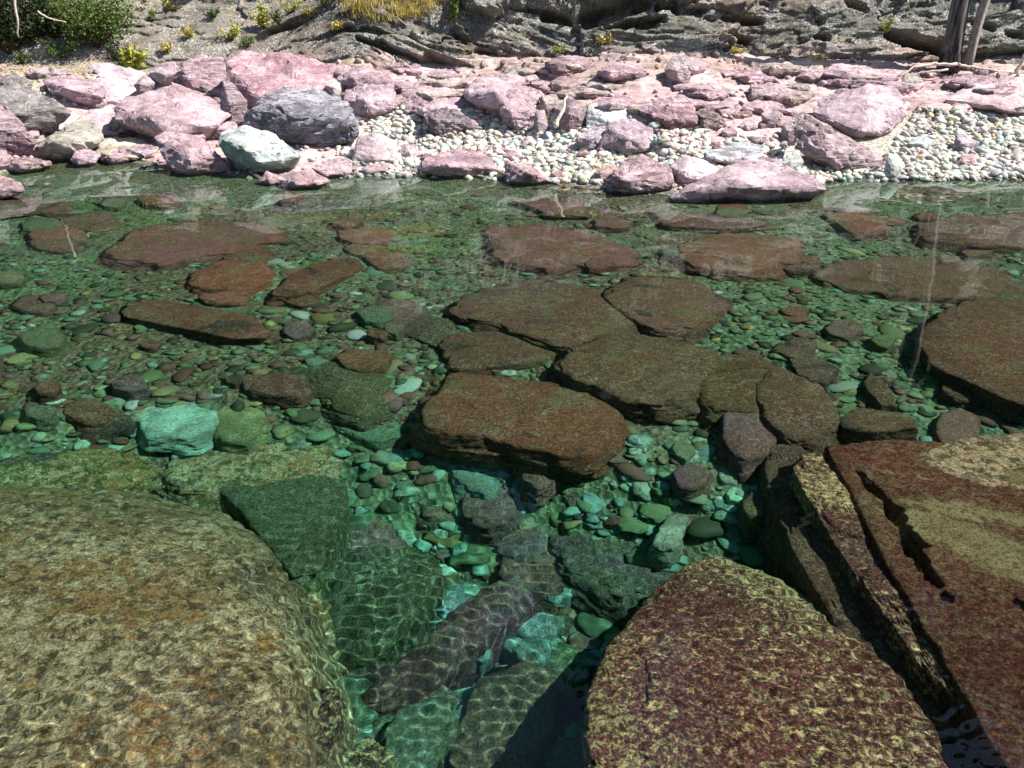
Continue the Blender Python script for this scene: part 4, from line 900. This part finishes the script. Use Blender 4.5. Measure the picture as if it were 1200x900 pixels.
shrub('smaller lime shrub left of the yellow-green shrub', 272, 44, 26, 20, M_LEAFY, n=330, seed=8, leaf=.045)
shrub('little upright conifer sprig on the cliff ledge', 531, 26, 18, 34, M_LEAF, n=520, seed=9, leaf=.045, cat='seedling', name='fir_seedling')
shrub('small grass clump above the very pale pink slab', 161, 82, 18, 22, M_LEAFY, n=260, seed=10, leaf=.08, cat='plant', name='grass_clump', long=3)
shrub('olive tuft near the top of the slope', 340, 14, 28, 18, M_LEAFY, n=260, seed=12)
shrub('small green weed in the crack left of the purple cliff patch', 650, 62, 20, 10, M_LEAFY, n=200, seed=13, leaf=.03, cat='plant', name='weed')
shrub('mossy brown-green tuft on the right cliff', 1042, 40, 22, 18, M_LEAFY, n=260, seed=14, leaf=.03, cat='plant', name='moss_tuft')
rr_ = random.Random(91)
for i, (px, py, w_, h_, m, lb) in enumerate([(178, 22, 20, 14, 0, 'dull green tuft beside the dark green conifer bush'), (205, 12, 18, 12, 1, 'straw tuft high on the left slope'), (224, 40, 16, 10, 1, 'low straw tuft in the middle of the left slope'),
        (250, 20, 20, 12, 0, 'small grey-green shrub up the left slope'), (290, 52, 22, 12, 0, 'olive weed under the yellow-green shrub'), (328, 30, 18, 16, 0, 'green sprig just right of the yellow-green shrub'),
        (362, 18, 24, 14, 1, 'straw tuft left of the dry grass patch'), (385, 8, 22, 16, 0, 'green shrub touching the left end of the dry grass'), (398, 30, 18, 8, 1, 'thin straw tuft below the left end of the dry grass'),
        (30, 74, 26, 12, 0, 'weeds at the foot of the corner bush'), (196, 58, 18, 10, 1, 'brownish tuft on the slope foot above the rose slab'), (862, 62, 18, 8, 1, 'yellow-brown tuft along the middle of the cliff foot'),
        (960, 70, 30, 8, 1, 'low straw grass along the cliff foot left of the tree'), (1062, 60, 34, 10, 0, 'mossy weeds just left of the dead tree'), (708, 50, 20, 8, 1, 'straw moss on the middle cliff face')]):
    shrub(lb, px, py, w_, h_, [M_LEAF, M_GRASS][m], cat='plant', name='tuft', leaf=.035, n=170, seed=200 + i, long=2.4)
# dry grass patch on top of the ledge
r = random.Random(20); V, F = [], []
for i in range(5200):
    px = r.uniform(402, 506); py = r.uniform(-26, 24 - max(0, (px - 470)) * .25 - (12 if px < 425 else 0)); c = cliff_hit(px, py) if i % 13 == 0 else c + Vector((r.gauss(0, .06), r.gauss(0, .03), r.gauss(0, .03)))
    L = r.uniform(.08, .22); a = Vector((r.gauss(0, .25), r.gauss(-.2, .25), 1)).normalized() * L; s = Vector((r.uniform(-1, 1), r.uniform(-1, 1), 0)).normalized() * .006; b = len(V)
    V += [tuple(c - s), tuple(c + s), tuple(c + a * .6 + s * .7), tuple(c + a)]; F.append((b, b + 1, b + 2, b + 3))
o = add_mesh('dry_grass', V, F, M_GRASS, smooth=False); tag(o, 'yellow dry grass growing on the cliff ledge', kind='stuff')

# dead split tree trunk at the foot of the right cliff
tb_ = at_y(1123, 78, 18.6); e = bpy.data.objects.new('dead_tree', None); COL.objects.link(e); e.location = tb_; tag(e, 'grey dead tree with a split trunk rooted against the right cliff', 'tree')
r = random.Random(5)
def trunk(x0, x1, top, r0, r1, dy=0):
    P = [Vector((x0 + (x1 - x0) * (i / 14) ** .6 + .03 * math.sin(i * .9 + x0 * 20), dy + .05 * math.sin(i * .7), top * i / 14 - .1)) for i in range(15)]
    R_ = [(r0 + (r1 - r0) * i / 14) * (1.35 if i == 0 else 1) for i in range(15)]
    v, f = tube(P, R_, 20); v = np.array(v); an = np.arctan2(v[:, 1] - dy, v[:, 0] - x0)
    for q in range(15):
        sl = slice(q * 20, q * 20 + 20); c = np.array(P[q]); d = v[sl] - c; ang = np.linspace(0, 6.2832, 20, endpoint=False)
        v[sl] = c + d * (1 + .2 * np.sin(ang * 4 + q * .25) + .1 * np.sin(ang * 9))[:, None]
    return [tuple(a) for a in v], f
from_tubes('trunk', [trunk(-.2, -.12, 7.5, .18, .11)], M_BARK, e)
o = from_tubes('trunk', [trunk(.13, .5, 6., .09, .05, -.05)], M_STRIP, e); o['label'] = 'paler stripped stem leaning away from the darker one'
for k in range(6):
    a = Vector((r.uniform(-.2, .1), 0, r.uniform(2.5, 7))); b = a + Vector((r.choice([-1, 1]) * r.uniform(.5, 1.2), r.uniform(-.4, .4), r.uniform(-.3, .4)))
    from_tubes('branch', [tube(wob(a, b, 5, .05, r), [.04, .03, .02, .015, .006], 6)], M_BARK, e)
# roots and driftwood
def stick(label, pts_, rad, y, mat=M_TWIG, name='driftwood_stick', seed=1, lift=0):
    r = random.Random(seed); P = [at_y(px, py, y + dy) for px, py, dy in pts_]
    n = len(P); out = []
    for i in range(n - 1):
        for q in range(4): out.append(P[i].lerp(P[i + 1], q / 4) + Vector((r.gauss(0, rad * .4), 0, r.gauss(0, rad * .4))))
    out.append(P[-1]); m = len(out); rads = [rad * (1 - .6 * i / m) for i in range(m)]
    base = out[0]; o = from_tubes(name, [tube(out, rads, 7)], mat, None, tuple(base)); tag(o, label, 'stick'); return o
stick('white stick leaning in the gap beside the upright maroon block', [(650, 150, 0), (658, 132, .1), (665, 113, .3)], .045, 15.0)
stick('pale thin branch lying from the turquoise-white slab to the dark rough rock', [(764, 152, 0), (780, 158, -.05), (797, 163, -.1)], .04, 14.9)
stick('thin dry twig crossing the pale ochre block', [(905, 180, 0), (920, 171, 0), (934, 164, .1)], .018, 14.3)
stick('short white stick against the hollow of the tilted slab', [(934, 200, 0), (946, 188, .1), (958, 178, .15)], .022, 13.9)
stick('straw-coloured twig fan below the squat mauve rock', [(900, 187, 0), (912, 176, 0), (926, 172, .1)], .015, 14.2)
stick('long bleached branch snaking left from the foot of the dead tree', [(1120, 76, 0), (1095, 74, 0), (1070, 80, -.1), (1052, 90, -.2)], .035, 18.2)
stick('long bleached branch snaking right from the foot of the dead tree', [(1122, 76, 0), (1140, 78, 0), (1160, 83, -.1), (1195, 85, 0)], .03, 18.2)
stick('second bleached branch just under the long left one', [(1110, 82, 0), (1080, 84, 0), (1058, 96, 0)], .022, 18.0)
stick('upright pale snag at the right end of the cliff foot', [(1189, 88, 0), (1196, 76, 0), (1203, 62, 0)], .05, 18.2)
stick('dead root hanging down through the corner bush', [(16, -10, 0), (20, 20, 0), (22, 44, .05)], .03, 18.6)
stick('grey bare twig poking right from the corner bush', [(44, 14, 0), (60, 22, 0), (78, 26, 0)], .02, 18.7)
# forest standing on the slope above the cliff, seen only mirrored in the water, made tall to block sky reflection
r = random.Random(33); V, F = [], []
for i in range(230):
    x = r.uniform(-45, 45); y = r.uniform(22.5, 44); g = gz(x, y); h = r.uniform(14, 30) * (1 - .3 * (abs(x + 1) < 3.5)); n = 16
    for l in range(n):
        z0 = g + h * (.06 + .9 * l / n); rr = (1 - l / n) ** .8 * h * .13 + .2; k = 9; c = len(V); V.append((x, y, z0 + h * .13))
        for j in range(k * 2):
            a = 6.283 * j / (k * 2) + l; q = rr * (1 if j % 2 else .45) * r.uniform(.75, 1.15); V.append((x + q * math.cos(a), y + q * math.sin(a), z0 - (0.5 if j % 2 else 0) * r.uniform(.5, 1.2)))
        for j in range(k * 2): F.append((c, c + 1 + j, c + 1 + (j + 1) % (k * 2)))
o = add_mesh('forest', V, F, M_LEAFD, smooth=False); tag(o, 'dark conifer forest on the slope above the cliff', kind='stuff')

# ------------------------------------------------------------------ water
def build_water():
    a = NT('river_water'); nt = a.t
    p = a.p; p.inputs['Base Color'].default_value = (1, 1, 1, 1); p.inputs['Transmission Weight'].default_value = 1; p.inputs['Roughness'].default_value = 0; p.inputs['IOR'].default_value = 1.333
    ts = np.concatenate([np.linspace(-3.2, -1.12, 40), np.linspace(-1.1, 1.1, 720), np.linspace(1.12, 3.2, 40)])
    ys = [-1.0]
    while ys[-1] < 16: ys.append(ys[-1] + (.0078 + .0022 * max(ys[-1] - 1.5, 0)) * (1 if ys[-1] > 1.2 else 4))
    ys = np.array(ys); T, Y = np.meshgrid(ts, ys); X = T * (1.35 + .62 * np.clip(Y, 0, 99))
    rg = np.random.default_rng(5); Z = np.zeros(X.shape)
    calm = 1 / (1 + (Y / 5.5) ** 2.6)                          # ripples run strongest in the nearest water
    P = pts(X, Y, 0 * X); patch = np.clip(.75 + fbm(P * .45, 3, 77).reshape(X.shape) * 1.6, .15, 1.8)
    for i in range(90):
        lam = 10 ** rg.uniform(-1.15, .25); th = rg.normal(1.45, .75); k = 2 * math.pi / lam; A = .0011 * lam ** 1.0 * (.22 if .09 < lam < .7 else .8)
        res = np.clip(lam / (.03 + .011 * np.clip(Y, 0, 99)) - 1, 0, 1)    # waves too short for the mesh far out are left off
        Z += A * res * np.sin(k * (X * math.cos(th) + Y * math.sin(th)) + rg.uniform(0, 6.28) + 1.2 * np.sin(.9 * X + i) * .5)
    Z *= patch * (.2 + 1.4 * calm)
    for i in range(60):
        lam = rg.uniform(.034, .085); th = rg.normal(1.5, .9); k = 2 * math.pi / lam
        res = np.clip(lam / (.018 + .011 * np.clip(Y, 0, 99)) - 1, 0, 1)
        Z += .0000034 * (lam / .05) ** 1.5 * RIPPLE * patch * (calm + .06) * res * np.sin(k * (X * math.cos(th) + Y * math.sin(th)) + rg.uniform(0, 6.28) + 2.2 * np.sin(1.3 * X + .8 * Y + i))
    o = add_mesh('water', pts(X, Y, Z), grid_faces(len(ts), len(ys)), a.m); tag(o, kind='structure')
    o.cycles.is_caustics_receiver = False; o.cycles.is_caustics_caster = True
    # the body of water below it: only absorbs, which turns deep water green
    v = NT('water_body'); v.t.nodes.remove(v.p); ab = v.n('VolumeAbsorption'); ab.inputs['Color'].default_value = (.08, .94, .83, 1); ab.inputs['Density'].default_value = WATER_D
    v.t.links.new(ab.outputs[0], v.out.inputs['Volume'])
    x, y0, y1, z0, z1 = 40, -6, 18, -4, .03
    co = [(-x, y0, z0), (x, y0, z0), (x, y1, z0), (-x, y1, z0), (-x, y0, z1), (x, y0, z1), (x, y1, z1), (-x, y1, z1)]
    o = add_mesh('water_body', co, [(0, 3, 2, 1), (4, 5, 6, 7), (0, 1, 5, 4), (1, 2, 6, 5), (2, 3, 7, 6), (3, 0, 4, 7)], v.m, smooth=False); tag(o, kind='structure')
    o.cycles.is_caustics_receiver = False
RIPPLE = 35
WATER_D = .66
build_water()
